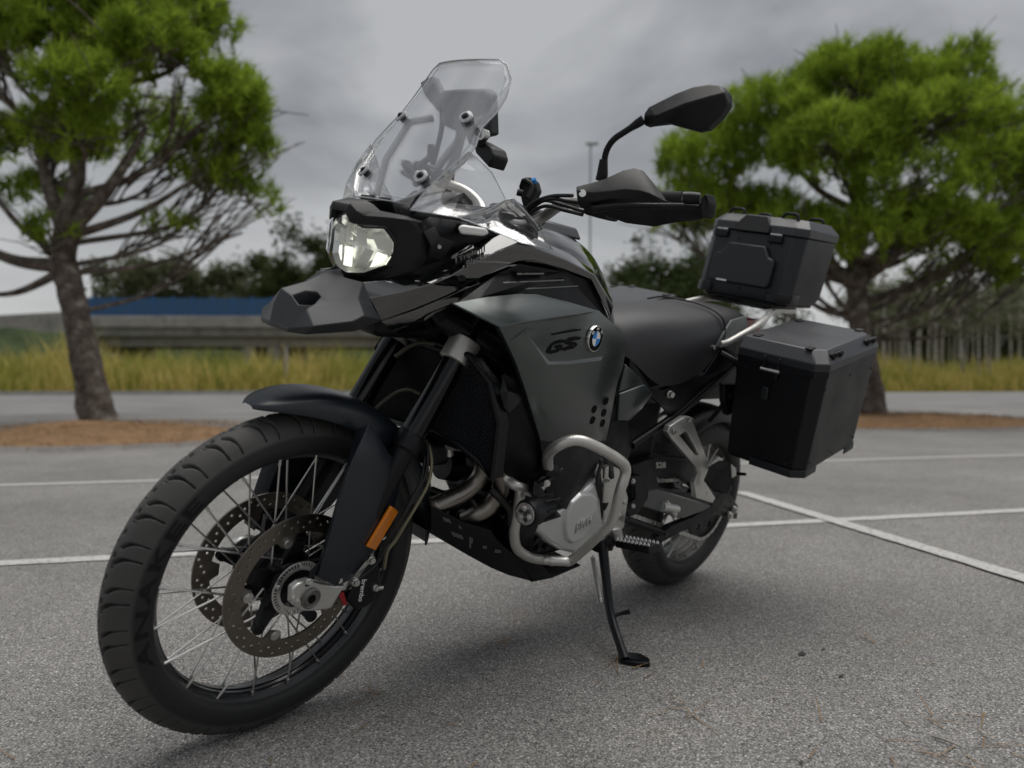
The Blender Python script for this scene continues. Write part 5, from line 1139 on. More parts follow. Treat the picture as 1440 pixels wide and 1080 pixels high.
# frame plate, clutch cylinder, gearbox side
fp_ = PT([(836, 650, .165), (848, 648, .165), (872, 660, .165), (884, 700, .165), (878, 742, .165), (868, 752, .165), (846, 762, .165), (838, 745, .165), (842, 700, .165)])
fpl = mk('frame_plate', *prism(fp_, V((0, -.03, 0))), 'alloy', bike, bevel=.004)
for (a, b_) in ((879, 680), (878, 706), (871, 725), (868, 747)): mk('plate_bolt', *bolt(P(a, b_, y=.166), (0, 1, 0), .006), 'steel', fpl)
mk('clutch_cylinder', *join(tubemesh([P(852, 655, y=.185), P(851, 672, y=.185)], .008, 14), tubemesh([P(851, 676, y=.185), P(850, 704, y=.185)], [.0125, .0125], 16), tubemesh([P(850, 706, y=.185), P(848, 738, y=.18)], .004, 8)), 'steel', bike)
mk('clutch_boot', *tubemesh([P(850, 704, y=.185), P(850, 708, y=.185), P(849, 716, y=.184)], [.010, .011, .006], 12), 'grip', bike)
for L_ in ([(842, 662, .18), (845, 690, .185), (846, 720, .18), (842, 744, .17)], [(846, 650, .18), (840, 675, .185), (843, 700, .18)]): tube('control_hose', spline(PT(L_), 5), .005, 'cable', bike, 8)
# headers
for L_ in ([(662, 606, .105), (673, 628, .105), (680, 652, .10), (671, 676, .09), (646, 696, .08), (606, 714, .07)], [(699, 636, .135), (702, 660, .135), (704, 686, .13), (692, 709, .118), (670, 724, .10), (654, 732, .075)]):
    tube('exhaust_header', spline(PT(L_), 8), .0215, 'exhaust', bike, 22, 180)
tube('exhaust_header', spline(PT([(606, 690, -.03), (625, 696, 0), (645, 690, .02)]), 6), .012, 'exhaust', bike, 14)
# skid plate
sk_t = [(606, 711, .105), (632, 724, .112), (657, 736, .122), (690, 745, .135), (697, 756, .138), (703, 763, .14), (722, 778, .14)]
sk_b = [(606, 748, .078), (632, 764, .085), (657, 779, .096), (690, 797, .11), (704, 803, .114), (716, 808, .117), (748, 816.5, .12)]
s3t, s3b = PT(sk_t), PT(sk_b)
for i in range(1, 6): pass
v, f = grid([s3t, [a.lerp(b_, .5) for a, b_ in zip(s3t, s3b)], s3b]); skl = mk('skid_plate', *join((v, f), (mir(v), [tuple(reversed(q)) for q in f]), grid([s3b, mir(s3b)])), 'matte_black', bike, solid=.004, off=0, bevel=.0015, smooth=25)
bt = PT([(750, 817, .12), (776, 811, .125), (816, 794, .13)]); v, f = grid([[s3b[-1]]+bt[1:], [V((p.x, -p.y, p.z)) for p in [s3b[-1]]+bt[1:]]]); mk('skid_floor', v, f, 'matte_black', skl, solid=.004)
sd_ = PT([(722, 779, .135), (738, 775, .142), (744, 781, .142), (762, 790, .142), (764, 797, .140), (775, 810, .128), (749, 816, .122)]); mk('skid_cheek', sd_, [tuple(range(7))], 'matte_black', skl, solid=.005, bevel=.001)
mat('skid_slot', (.10, .098, .09), .7)
skb = BVHTree.FromPolygons(*grid([s3t, s3b]))
def slot(L_, nm='skid_slot'):
    vs = []
    for (a, b_) in L_:
        o_, d_ = Rlean.transposed() @ CAM, (Rlean.transposed() @ ray(a, b_)).normalized(); p_, n__, _i, _d = skb.ray_cast(o_, d_)
        if p_ is None: return
        vs.append(p_-d_*.0045)
    mk(nm, vs, [tuple(range(len(vs)))], 'skid_slot', skl, fix=False, smooth=None)
for L_ in ([(622, 727), (632, 730), (635, 736), (625, 733)], [(634, 747), (650, 753), (652, 759), (637, 754)], [(660, 755), (665, 757), (665, 774), (660, 770)], [(674, 766), (685, 768), (684, 772), (675, 771)], [(696, 772), (705, 774), (704, 778), (695, 777)], [(644, 738), (648, 740), (650, 744), (646, 743)]): slot(L_)
# crash bars
rb_ = .0128
def cb(L_, r=rb_, fl=.05): return fillet(PT(L_), fl, 8)
loop_ = [(771, 661, .205), (771, 640, .235), (786, 626, .27), (808, 619, .295), (832, 625, .315), (868, 645, .33), (880, 660, .332), (872, 690, .33), (860, 733, .31), (845, 750, .285), (806, 786, .205), (792, 789, .19), (762, 787, .15)]
up_ = [(706, 664, .14), (714, 675, .155), (728, 684, .18), (752, 691, .195), (768, 672, .20)]
low_ = [(762, 787, .15), (744, 784, .152), (726, 772, .16), (722, 752, .165), (732, 692, .185), (731, 684, .18)]
for s in (1, -1):
    m_ = (lambda L__: L__) if s > 0 else mir
    g_ = tube('crash_bar', m_(spline(PT(loop_), 6)), rb_, 'titan_tube', bike, 18, 180)
    mk('bar_tube', *tubemesh(m_(spline(PT(up_), 6)), rb_, 18), 'titan_tube', g_, smooth=60); mk('bar_tube', *tubemesh(m_(cb(low_, fl=.03)), rb_, 18), 'titan_tube', g_, smooth=60)
    j = m_(PT([(774, 788, .168), (779, 788.5, .175)])); mk('bar_sleeve', *tubemesh(j, .0145, 18), 'steel', g_)
mk('bar_clamp', *join(tubemesh(PT([(763, 659, .205), (780, 662, .205)]), .0175, 16), tubemesh(PT([(765, 646, .21), (767, 668, .205)]), .006, 8)), 'matte_black', bike)
tube('cross_tube', [P(592, 624, y=-.02), P(672, 629, y=.115)], .0115, 'titan_tube', bike, 16)
tube('cross_tube', spline(PT([(620, 636, -.06), (626, 660, -.08), (640, 690, -.09), (650, 705, -.10)]), 6), .0115, 'titan_tube', bike, 14)
mk('tube_joint', *tubemesh([P(630, 616, y=.045), P(631, 640, y=.045)], [.008, .012], 10), 'titan_tube', bike)
# auxiliary lamps
fl0, fl1 = P(739, 722, y=.268), P(788, 712, y=.235)
ax_ = V((1, .10, -.02)).normalized(); fl0 = P(741, 722, y=.262)
for s in (1, -1):
    c_ = fl0 if s > 0 else V((fl0.x, -fl0.y, fl0.z)); a_ = ax_ if s > 0 else V((ax_.x, -ax_.y, ax_.z))
    fo = mk('auxiliary_lamp', *tubemesh([c_+a_*.006, c_-a_*.0, c_-a_*.004, c_-a_*.03, c_-a_*.045, c_-a_*.085], [.029, .032, .032, .032, .027, .023], 32), 'matte_black', bike, smooth=35)
    mk('lamp_bowl', *tubemesh([c_+a_*.0063, c_+a_*.0068], [.025, .0245], 28), 'lamp_bowl', fo)
    for k in range(7):
        an = 2*math.pi*k/6; o1 = a_.orthogonal().normalized(); o2 = a_.cross(o1); q = c_+a_*.0075+((o1*math.cos(an)+o2*math.sin(an))*.0125 if k < 6 else V())
        mk('led', *tubemesh([q, q+a_*.002, q+a_*.003], [.006, .005, .002], 8), 'lamp_white' if k % 2 else 'matte_black', fo)
    mk('lens_cover', *tubemesh([c_+a_*.011, c_+a_*.013], [.0255, .02], 28), 'lens', fo)
    for k in range(8):
        an = 2*math.pi*k/8+.2; o1 = a_.orthogonal().normalized(); o2 = a_.cross(o1); e_ = o1*math.cos(an)+o2*math.sin(an); t_ = a_.cross(e_)
        q0, q1 = c_-a_*.04+e_*.018, c_-a_*.10+e_*.018; vs = [q+d1+d2 for q in (q0, q1) for d1 in (V(), e_*.014) for d2 in (-t_*.0022, t_*.0022)]
        mk('cooling_fin', vs, boxm(0, 1, 0, 1, 0, 1)[1], 'matte_black', fo, bevel=.001)
    br_ = [P(752, 675, y=.215), P(764, 688, y=.225), P(770, 700, y=.235), P(757, 706, y=.245), P(750, 694, y=.235)]; br_ = br_ if s > 0 else mir(br_)
    bq = mk('lamp_bracket', *prism(br_, V((-.004, -.022*s, 0))), 'matte_black', fo, bevel=.0015)
    if s > 0:
        mk('bracket_bolt', *bolt(P(768, 679, y=.232), (.5, 1, .1), .0065, .006), 'steel', fo); mk('bracket_post', *tubemesh(PT([(756, 684, .215), (790, 660, .20)]), [.008, .006], 10), 'matte_black', fo)

# ---------------------------------------------------------------- seat, tail, rack
seat = [  # px of the left edge rows: centre top -> side bottom in machine frame stations
    (.735, [(0, .945), (.045, .942), (.085, .925), (.112, .895), (.128, .862)]),
    (.69, [(0, .958), (.05, .955), (.095, .94), (.128, .902), (.142, .848)]),
    (.62, [(0, .975), (.06, .972), (.115, .952), (.15, .898), (.158, .800)]),
    (.54, [(0, .985), (.075, .982), (.135, .957), (.168, .892), (.166, .768)]),
    (.44, [(0, .993), (.085, .989), (.150, .962), (.180, .895), (.172, .79)]),
    (.35, [(0, 1.0), (.09, .996), (.150, .972), (.178, .91), (.172, .822)]),
    (.26, [(0, 1.008), (.09, 1.004), (.142, .985), (.164, .94), (.158, .885)]),
    (.16, [(0, 1.016), (.088, 1.012), (.134, .998), (.152, .965), (.148, .918)]),
    (.07, [(0, 1.018), (.08, 1.014), (.122, 1.0), (.138, .972), (.136, .945)]),
    (.02, [(0, 1.008), (.06, 1.004), (.10, .992), (.115, .972), (.118, .955)])]
rows = []
for x, h in seat: rows.append([V((x, -y, z)) for y, z in h[:0:-1]]+[V((x, y, z)) for y, z in h])
v, f = grid(rows); n = len(rows[0]); k0 = len(v)
f += [tuple(range(n)), tuple(range(k0-1, k0-n-1, -1))]
so_ = mk('seat', v, f, 'seat', bike, sub=2, smooth=180)
mk('seat_seam', *tubemesh(spline([V((.262, .168, .90)), V((.262, .158, .965)), V((.27, .13, .996)), V((.28, .07, 1.012)), V((.283, 0, 1.0145)), V((.28, -.07, 1.012)), V((.27, -.13, .996))], 5), .003, 6), 'matte_black', so_)
sv_ = PT([(1004, 488, .165), (1018, 466, .163), (1028, 450, .155), (1048, 444, .142), (1050, 457, .145), (1040, 468, .15), (1012, 487, .165)])
mk('seat_side_trim', sv_, [tuple(range(7))], 'seat_side', so_, solid=.008, off=0, bevel=.003)
sv2 = mir(sv_); mk('seat_side_trim', sv2, [tuple(range(7))], 'seat_side', so_, solid=.008, off=0, bevel=.003)
# tail side covers and subframe
tv = PT([(882, 500, .13), (912, 545, .150), (925, 549, .154), (987, 524, .158), (1003, 500, .158), (1012, 484, .158), (1032, 500, .162), (1035, 512, .162), (1008, 540, .155), (947, 590, .148), (912, 556, .145), (880, 530, .13)])
both('tail_cover', tv, [tuple(range(12))], 'matte_black', bike, solid=.01, bevel=.002, smooth=20)
tv = PT([(1004, 494, .164), (1012, 484, .164), (1034, 494, .166), (1037, 512, .166), (1010, 508, .166)]); both('tail_shoulder', tv, [(0, 1, 2, 4), (4, 2, 3)], 'plastic', bike, solid=.012, bevel=.003)
for s in (1, -1):
    pts = PT([(888, 626, .145), (944, 588, .15), (1036, 506, .162), (1060, 484, .165)]); pts = pts if s > 0 else mir(pts); tube('subframe_tube', fillet(pts, .05), .0115, 'matte_black', bike, 14)
    pts = PT([(912, 553, .148), (946, 580, .15)]); pts = pts if s > 0 else mir(pts); tube('subframe_strut', pts, .007, 'dark_metal', bike, 10)
mk('subframe_bolt', *bolt(P(938, 553, y=.155), (.2, 1, 0), .009, .012), 'steel', bike); mk('tail_bolt', *bolt(P(1004, 489, y=.17), (0, 1, .2), .006), 'chrome', bike)
mk('under_seat', *xf(boxm(.02, .72, -.10, .10, .70, .93), lambda p: V((p.x, p.y, p.z+(.12 if p.x < .3 and p.z < .8 else 0)))), 'matte_black', bike, bevel=.02)
sc_ = PT([(867, 552, .172), (902, 539, .165), (913, 553, .165), (898, 573, .162), (880, 590, .165), (864, 590, .172)]); both('side_cover', sc_, [(0, 1, 2, 3, 4, 5)], 'panel_grey', bike, solid=.012, bevel=.003, smooth=20)
sc_ = PT([(877, 512, .17), (896, 530, .16), (902, 538, .16), (867, 550, .17)]); both('side_cover', sc_, [(0, 1, 2, 3)], 'panel_grey', bike, solid=.008, bevel=.002)
sc_ = PT([(862, 590, .168), (882, 592, .16), (890, 626, .15), (880, 660, .155), (850, 665, .165), (852, 622, .172)]); both('knee_cover', sc_, [tuple(range(6))], 'matte_black', bike, solid=.012, bevel=.003)
mk('heel_mass', *xf(boxm(.42, .72, -.11, .11, .50, .74), lambda p: p), 'matte_black', bike, bevel=.03)
# luggage rack
for s in (1, -1):
    pts = [P(1012, 484, y=.165), P(1022, 482, y=.168), P(1062, 460, y=.17), P(1078, 447, y=.155), V((-.10, .125, 1.028)), V((-.30, .11, 1.035))]; pts = pts if s > 0 else mir(pts)
    tube('grab_rail', fillet(pts, .04), .0105, 'titan_tube', bike, 16)
rk = mk('rack_plate', *prism([V(q) for q in ((-.07, -.10, 1.024), (-.07, .10, 1.024), (-.30, .10, 1.032), (-.30, -.10, 1.032))], V((0, 0, .008))), 'dark_metal', bike, bevel=.002)
mk('tail_lamp', *boxm(-.20, -.04, -.05, .05, .93, .985), 'red_lens', bike, bevel=.01); mk('rear_fender', *xf(boxm(-.34, .10, -.075, .075, .70, .93), lambda p: V((p.x+(.14 if p.z < .8 else 0), p.y, p.z))), 'plastic', bike, bevel=.02)
mk('licence_plate', *xf(boxm(-.36, -.355, -.09, .09, .58, .74), lambda p: V((p.x+.04*(.74-p.z)/.16, p.y, p.z))), 'decal_white', bike)
# pannier carriers
for s in (1, -1):
    pts = [V((.27, .17*s, .88)), V((.24, .225*s, .86)), V((.20, .225*s, .68)), V((.10, .225*s, .62)), V((-.12, .225*s, .70)), V((-.08, .225*s, .90)), V((.24, .225*s, .87))]
    tube('pannier_carrier', fillet(pts, .03), .009, 'matte_black', bike, 12)
    pts = PT([(998, 592, .15), (1012, 575, .18), (1024, 560, .2), (1030, 552, .21)]); pts = pts if s > 0 else mir(pts); tube('carrier_stay', pts, .008, 'dark_metal', bike, 10)
lk = PT([(1019, 540, .215), (1040, 540, .215), (1040, 575, .215), (1024, 585, .21), (1019, 565, .215)]); mk('carrier_lock', *prism(lk, V((0, -.02, 0))), 'matte_black', bike, bevel=.003); mk('lock_bolt', *bolt(P(1026, 558, y=.218), (.3, 1, 0), .009, .008), 'dark_metal', bike)
# ---------------------------------------------------------------- swingarm, drive, rear mudguard
sa = PT([(886, 655, .135), (905, 648, .14), (930, 643, .14), (975, 648, .14), (992, 660, .14), (1020, 690, .14), (1036, 712, .14), (1034, 728, .14), (1018, 726, .14), (985, 716, .14), (920, 710, .14), (890, 712, .135)])
hole_ = PT([(920, 668, .14), (945, 669, .14), (968, 677, .14), (985, 692, .14), (965, 694, .14), (925, 686, .14)])
for s in (1, -1):
    me = fillmesh([[(p.x, p.z) for p in sa], [(p.x, p.z) for p in hole_]], .035, .003, lambda x, z, w_, s=s: V((x, s*(.125+w_), z)))
    sw_ = link('swingarm', me, 'dark_metal', bike, 30)
    if s > 0:
        def smap(u, v_, w_): return P(922.5+(936.5-922.5)*u, 658.5+(650-658.5)*v_+(-.5)*u, y=.147)
        link('arm_emblem', textmesh('S28', 0, smap, offset=.03), 'alloy', sw_, None)
        for (a, b_) in ((1024, 724), (1031, 716)): mk('axle_nut', *bolt(P(a, b_, y=.148), (0, 1, 0), .011, .008), 'steel', sw_)
ub = PT([(895, 690, .148), (925, 688, .148), (1000, 710, .148), (998, 716, .148), (960, 730, .148), (900, 712, .148)]); mk('chain_guard', *prism(ub, V((0, -.03, 0))), 'panel_grey', bike, bevel=.004)
hg_ = PT([(878, 676, .165), (884, 672, .165), (902, 668, .165), (913, 678, .165), (912, 700, .165), (898, 722, .165), (884, 728, .165), (880, 715, .165), (894, 702, .165), (893, 684, .165)])
hgd = mk('heel_guard', *prism(hg_, V((0, -.012, 0))), 'matte_black', bike, bevel=.002)
for (a, b_) in ((889, 676), (889, 711)): mk('guard_screw', *bolt(P(a, b_, y=.167), (0, 1, 0), .006), 'steel', hgd)
# chain: links along a stadium path
def chain_path(t):
    r1, r2 = .112, .036; c1, c2 = RA, V((.60, 0, .44)); d = (c2-c1); L0 = d.length; u = d/L0; nn = V((-u.z, 0, u.x))
    per = 2*L0+math.pi*(r1+r2); q = t*per
    if q < L0: return c1+nn*r1+(c2+nn*r2-c1-nn*r1)*(q/L0)
    q -= L0
    if q < math.pi*r2: a = q/r2; return c2+(nn*math.cos(a)+u*math.sin(a))*r2
    q -= math.pi*r2
    if q < L0: return c2-nn*r2+(c1-nn*r1-c2+nn*r2)*(q/L0)
    q -= L0; a = q/r1; return c1+(-nn*math.cos(a)-u*math.sin(a))*r1
ch = []
for i in range(118):
    p = chain_path(i/118); q = chain_path(((i+1) % 118)/118); d = (q-p).normalized(); nn = V((-d.z, 0, d.x)); w_ = .0095 if i % 2 else .0075
    for s in (-1, 1):
        a = [p-d*.004+nn*.006, q+d*.004+nn*.006, q+d*.004-nn*.006, p-d*.004-nn*.006]; ch.append(prism([x+V((0, .098+s*w_, 0)) for x in a], V((0, .0018, 0))))
    ch.append(cyl(p+V((0, .088, 0)), p+V((0, .108, 0)), .005, 8))
c_ = mk('drive_chain', *join(*ch), 'steel', bike, smooth=30); c_['kind'] = 'stuff'
mk('chain_adjuster', *join(tubemesh(PT([(931, 712, .15), (952, 716, .15)]), [.016, .014], 10), tubemesh(PT([(936, 706, .15), (948, 724, .15)]), [.010, .012], 8)), 'alloy', bike, bevel=.002)
lowb = PT([(922, 758, .15), (945, 740, .15), (975, 728, .15), (1000, 712, .15), (1028, 680, .15), (1030, 688, .15), (1010, 720, .15), (985, 736, .15), (955, 750, .15), (930, 764, .15)]); mk('lower_arm', *prism(lowb, V((0, -.025, 0))), 'matte_black', bike, bevel=.003)
# rear hugger
hv = []
for phi in range(60, 148, 8):
    a = rad(phi); e_ = V((math.cos(a), 0, math.sin(a))); hv.append([RA+e_*(.352-dr)+V((0, y, 0)) for y, dr in ((-.085, .05), (-.075, .012), (-.03, 0), (.03, 0), (.075, .012), (.085, .05))])
v, f = grid(hv); mk('rear_mudguard', v, f, 'plastic', bike, solid=.003, sub=1, smooth=180)
# passenger peg bracket
ot_ = PT([(938, 607, .185), (941, 600, .185), (961, 587, .185), (970, 587, .185), (976, 600, .187), (993, 645, .195), (996, 662, .2), (989, 676, .2), (1004, 700, .2), (1001, 706, .2), (978, 699, .2), (976, 680, .2), (982, 667, .2), (978, 655, .196), (943, 615, .187)])
in_ = PT([(953, 612, .186), (963, 605, .186), (966, 608, .186), (983, 640, .193), (977, 641, .193)])
def ybr(x, z):
    return .185+.016*max(0, min(1, (.66-z)/.2))
me = fillmesh([[(p.x, p.z) for p in ot_], [(p.x, p.z) for p in in_]], .014, .002, lambda x, z, w_: V((x, ybr(x, z)+w_-.006, z)))
pb = link('peg_bracket', me, 'alloy', bike, 30)
me = fillmesh([[(p.x, p.z) for p in ot_], [(p.x, p.z) for p in in_]], .014, .002, lambda x, z, w_: V((x, -ybr(x, z)-w_+.006, z))); link('peg_bracket', me, 'alloy', bike, 30)
for (a, b_) in ((947, 607), (971, 591), (992, 694)): mk('bracket_bolt', *bolt(P(a, b_, y=.197), (0, 1, 0), .0075), 'steel', pb)
pg = PT([(988, 676, .215), (998, 654, .215), (1012, 646, .23), (1019, 658, .245), (1012, 688, .245), (1004, 692, .235)])
pp_ = mk('passenger_peg', *prism(pg, V((-.012, .03, .0))), 'grip', bike, bevel=.004)
mk('peg_cap', *prism([p+V((-.013, .031, 0)) for p in PT([(1011, 648, .23), (1018, 654, .245), (1018, 664, .245), (1012, 668, .24)])], V((0, .006, 0))), 'alloy', pp_, bevel=.002)
mk('peg_pivot', *prism(PT([(994, 654, .205), (1006, 640, .205), (1012, 644, .205), (1000, 660, .205)]), V((0, .012, 0))), 'alloy', pp_, bevel=.002)
for k in range(7):
    t = k/6; a = PT([(990+10*t, 675-20*t, .247), (1004+9*t, 688-22*t, .252)]); mk('peg_rib', *tubemesh([a[0]+V((-.008, .006, 0)), a[1]+V((-.008, .006, 0))], .0022, 6), 'grip', pp_)
tube('shift_peg', PT([(1012, 664, .2), (1048, 667, .3)]), [.006, .005], 'dark_metal', bike, 10)
# rider peg with teeth
q0, q1 = P(872, 757, y=.20), P(921, 766, y=.315)
d_ = (q1-q0).normalized(); wv = V((1, 0, 0)); wv = (wv-d_*wv.dot(d_)).normalized(); uz = d_.cross(wv); uz = uz if uz.z > 0 else -uz
fpv = [q0-wv*.022, q0+wv*.022, q1+wv*.026, q1-wv*.026]
rp_ = mk('rider_peg', *prism([p-uz*.0 for p in fpv], -uz*.022), 'dark_metal', bike, bevel=.003)
for k in range(9):
    for s in (-1, 1):
        p = q0.lerp(q1, (k+.5)/9)+wv*.02*s; mk('peg_tooth', *tubemesh([p-uz*.002, p+uz*.007], [.0055, .002], 6), 'steel', rp_)
mk('peg_mount', *prism(PT([(862, 745, .19), (874, 742, .19), (878, 758, .19), (868, 766, .19)]), V((0, -.03, 0))), 'alloy', rp_, bevel=.003)
lvp = PT([(880, 732, .19), (900, 738, .21), (930, 748, .235), (938, 752, .25)]); sl = tube('shift_lever', spline(lvp, 5), .006, 'dark_metal', bike, 10)
lp0 = [P(884, 733, y=.18), P(930, 749, y=.22)]; mk('serrated_pad', *tubemesh([lp0[0], lp0[1]], .009, 10), 'grip', sl)
# side stand, down on the asphalt
st0, st1, st2, st3 = P(846, 756, y=.15), P(851, 800, y=.19), P(858, 865, y=.255), V()
ftw = G(879, 927, .012); st3 = Rlean.transposed() @ ftw
ss = tube('side_stand', fillet([st0, st1, st2, st3], .05), [.0145, .0135, .0125, .012], 'dark_metal', bike, 16, 60)
Zl = Rlean.transposed() @ V((0, 0, 1))
def gl_(px, py, z): return Rlean.transposed() @ G(px, py, z)
fo_ = [gl_(a, b_, .001) for a, b_ in ((868, 926), (880, 922), (900, 924), (913, 931), (914, 938), (902, 938), (884, 936), (872, 933))]
mk('stand_foot', *prism(fo_, Zl*.011), 'matte_black', ss, bevel=.002)
mk('foot_plate', *prism([p+Zl*.0112 for p in [gl_(a, b_, .001) for a, b_ in ((873, 927), (882, 924), (899, 926), (910, 932), (900, 935), (880, 933))]], Zl*.002), 'dark_metal', ss)
mk('stand_pivot', *join(tubemesh([P(838, 770, y=.14), P(862, 757, y=.17)], .021, 16), prism(PT([(846, 742, .16), (868, 752, .165), (862, 775, .17), (840, 778, .16)]), V((0, -.03, 0)))), 'dark_metal', ss, bevel=.003)
mk('stand_tang', *tubemesh(spline([P(859, 867, y=.255), P(872, 863, y=.27), P(886, 860, y=.29)], 4), [.006, .005, .0075], 10), 'dark_metal', ss)
sp_ = [P(833, 782, y=.14), P(844, 848, y=.20)]; hel = []
dd = (sp_[1]-sp_[0]); o1 = dd.orthogonal().normalized(); o2 = dd.normalized().cross(o1)
for i in range(240): t = i/239; hel.append(sp_[0]+dd*t+(o1*math.cos(t*2*math.pi*26)+o2*math.sin(t*2*math.pi*26))*.0065)
mk('stand_spring', *tubemesh(hel, .0017, 5), 'steel', ss, smooth=60)

# ================================================================== LUGGAGE
ROT = Rlean.to_4x4()
def case_root(name, p, label):
    o = empty(name, Rlean @ p, (-LEAN, 0, 0)); tag(o, label, name.replace('_', ' ').split()[-1] if name != 'top_case' else 'top case'); return o
pit = rad(11.5)
def pannier(side, label):
    base = V((.20, side*.365, .58)); root = case_root('pannier', base, label); root['category'] = 'pannier'; root['group'] = 'luggage cases on the motorcycle'
    exx = V((math.cos(pit), 0, -math.sin(pit))); ezz = V((math.sin(pit), 0, math.cos(pit)))
    # local: a forward from the rear outer corner, b outwards from inner face, c up from lid seam
    org = V((-.100, 0, .977))
    def X(a, b_, c_): p = org+exx*a+ezz*c_; return V((p.x, side*(.235+b_), p.z))-base
    Lx, Wy = .395, .262
    def outl(i0, i1, cut, wi=0.): return [(i0, 0+wi), (Lx-i0, wi), (Lx-i0, Wy-cut-i1), (Lx-cut-i0, Wy-i1), (cut+i0, Wy-i1), (i0, Wy-cut-i1)]
    def lay(c_, ins, cut, taper=0.): return [X(a, b_, c_) for a, b_ in outl(ins, ins+taper, cut)]
    def stack(name, L_, m, par, bevel, capb=True):
        v = [p for q in L_ for p in q]; n = 6; f = [(k*n+i, k*n+(i+1) % n, (k+1)*n+(i+1) % n, (k+1)*n+i) for k in range(len(L_)-1) for i in range(n)]
        f += [tuple(range(n))[::-1], tuple(range((len(L_)-1)*n, len(L_)*n))]; return mk(name, v, f, m, par, bevel=bevel, smooth=25)
    body = stack('body', [lay(-.335, .012, .03, .028), lay(-.318, .003, .03, .018), lay(-.012, 0, .03)], 'case_black', root, .004)
    lid = stack('lid', [lay(-.009, -.003, .03), lay(.014, -.003, .03), lay(.046, .026, .03)], 'case_lid', root, .003)
    stack('lid_seam', [lay(-.028, -.002, .03), lay(-.0095, -.002, .03)], 'case_black', lid, .002)
    # corner guards at the foot
    for (a0, a1, s_) in ((Lx-.03, Lx+.0, 1), (0, .03, -1)):
        aa = Lx if s_ > 0 else 0
        pts = [(aa, .08), (aa, Wy-.052), (aa-s_*.03, Wy-.022), (aa-s_*.10, Wy-.022)]
        v = [X(a+s_*.001, b_, c_) for c_ in (-.336, -.312) for a, b_ in pts]; mk('corner_guard', v, [(0, 1, 5, 4), (1, 2, 6, 5), (2, 3, 7, 6)], 'case_grey', body, solid=.003, off=1 if side > 0 else 1, bevel=.001)
    # front latch and lock
    v = [X(Lx+d, b_, c_) for d in (.002, .016) for b_ in (.085, .135) for c_ in (-.058, -.026)]; la = mk('latch', v, boxm(0, 1, 0, 1, 0, 1)[1], 'matte_black', root, bevel=.004)
    for b_ in (.088, .132): mk('latch_hook', *tubemesh([X(Lx+.008, b_, -.03), X(Lx+.006, b_, .004), X(Lx-.006, b_, .016)], .003, 6), 'plastic', la)
    mk('latch_pin', *tubemesh([X(Lx+.012, .082, -.03), X(Lx+.012, .140, -.03)], .005, 8), 'steel', la)
    v = [X(Lx+d, b_, c_) for d in (.001, .012) for b_ in (.092, .112) for c_ in (-.122, -.082)]; mk('lock', v, boxm(0, 1, 0, 1, 0, 1)[1], 'case_grey', root, bevel=.004)
    # lashing eyes on the lid edge
    for a in (.075, Lx-.085):
        e0 = X(a, Wy-.008, .032); u_ = exx*1; w_ = V((0, side*.7, .7)).normalized()
        eye = mk('lashing_eye', *tubemesh(spline([e0-u_*.022, e0-u_*.012+w_*.012, e0+u_*.012+w_*.012, e0+u_*.022], 5), [.006, .0045, .006], 8), 'matte_black', lid)
        mk('eye_foot', *tubemesh([e0-u_*.024-w_*.004, e0-u_*.02+w_*.005], [.011, .009], 12), 'matte_black', eye); mk('eye_foot', *tubemesh([e0+u_*.024-w_*.004, e0+u_*.02+w_*.005], [.011, .009], 12), 'matte_black', eye)
    for (a, b_) in ((Lx-.05, .03), (Lx-.03, .20), (.03, .20), (.06, .02)):
        v = [X(a+da, b_+db, c_) for da in (-.015, .015) for db in (-.010, .010) for c_ in (.046, .050)]; mk('lid_tab', v, boxm(0, 1, 0, 1, 0, 1)[1], 'matte_black', lid, bevel=.0015)
    for (a, c_) in ((.04, -.06), (.2, -.05), (.36, -.06), (.05, -.29), (.35, -.29), (.2, -.30)): mk('rivet', *tubemesh([X(a, Wy-.001-(.016 if c_ < -.2 else .002), c_), X(a, Wy+.002-(.016 if c_ < -.2 else .002), c_)], [.004, .003], 8), 'case_grey', body)
    for (b_, c_) in ((.03, -.30), (.12, -.305), (.19, -.30), (.03, -.04), (.2, -.02)): mk('rivet', *tubemesh([X(Lx-.002-(.002 if c_ < -.2 else 0), b_, c_), X(Lx+.0025-(.002 if c_ < -.2 else 0), b_, c_)], [.004, .003], 8), 'case_grey', body)
    mk('rear_plate', *prism([X(.03, -.001, -.05), X(Lx-.03, -.001, -.05), X(Lx-.03, -.001, -.3), X(.03, -.001, -.3)], V((0, -side*.004, 0))), 'matte_black', root)
    return root
pannier(1, 'black aluminium pannier with a lock on its front face, on the side stand side'); pannier(-1, 'aluminium pannier of which only the pale lid shows beyond the seat')
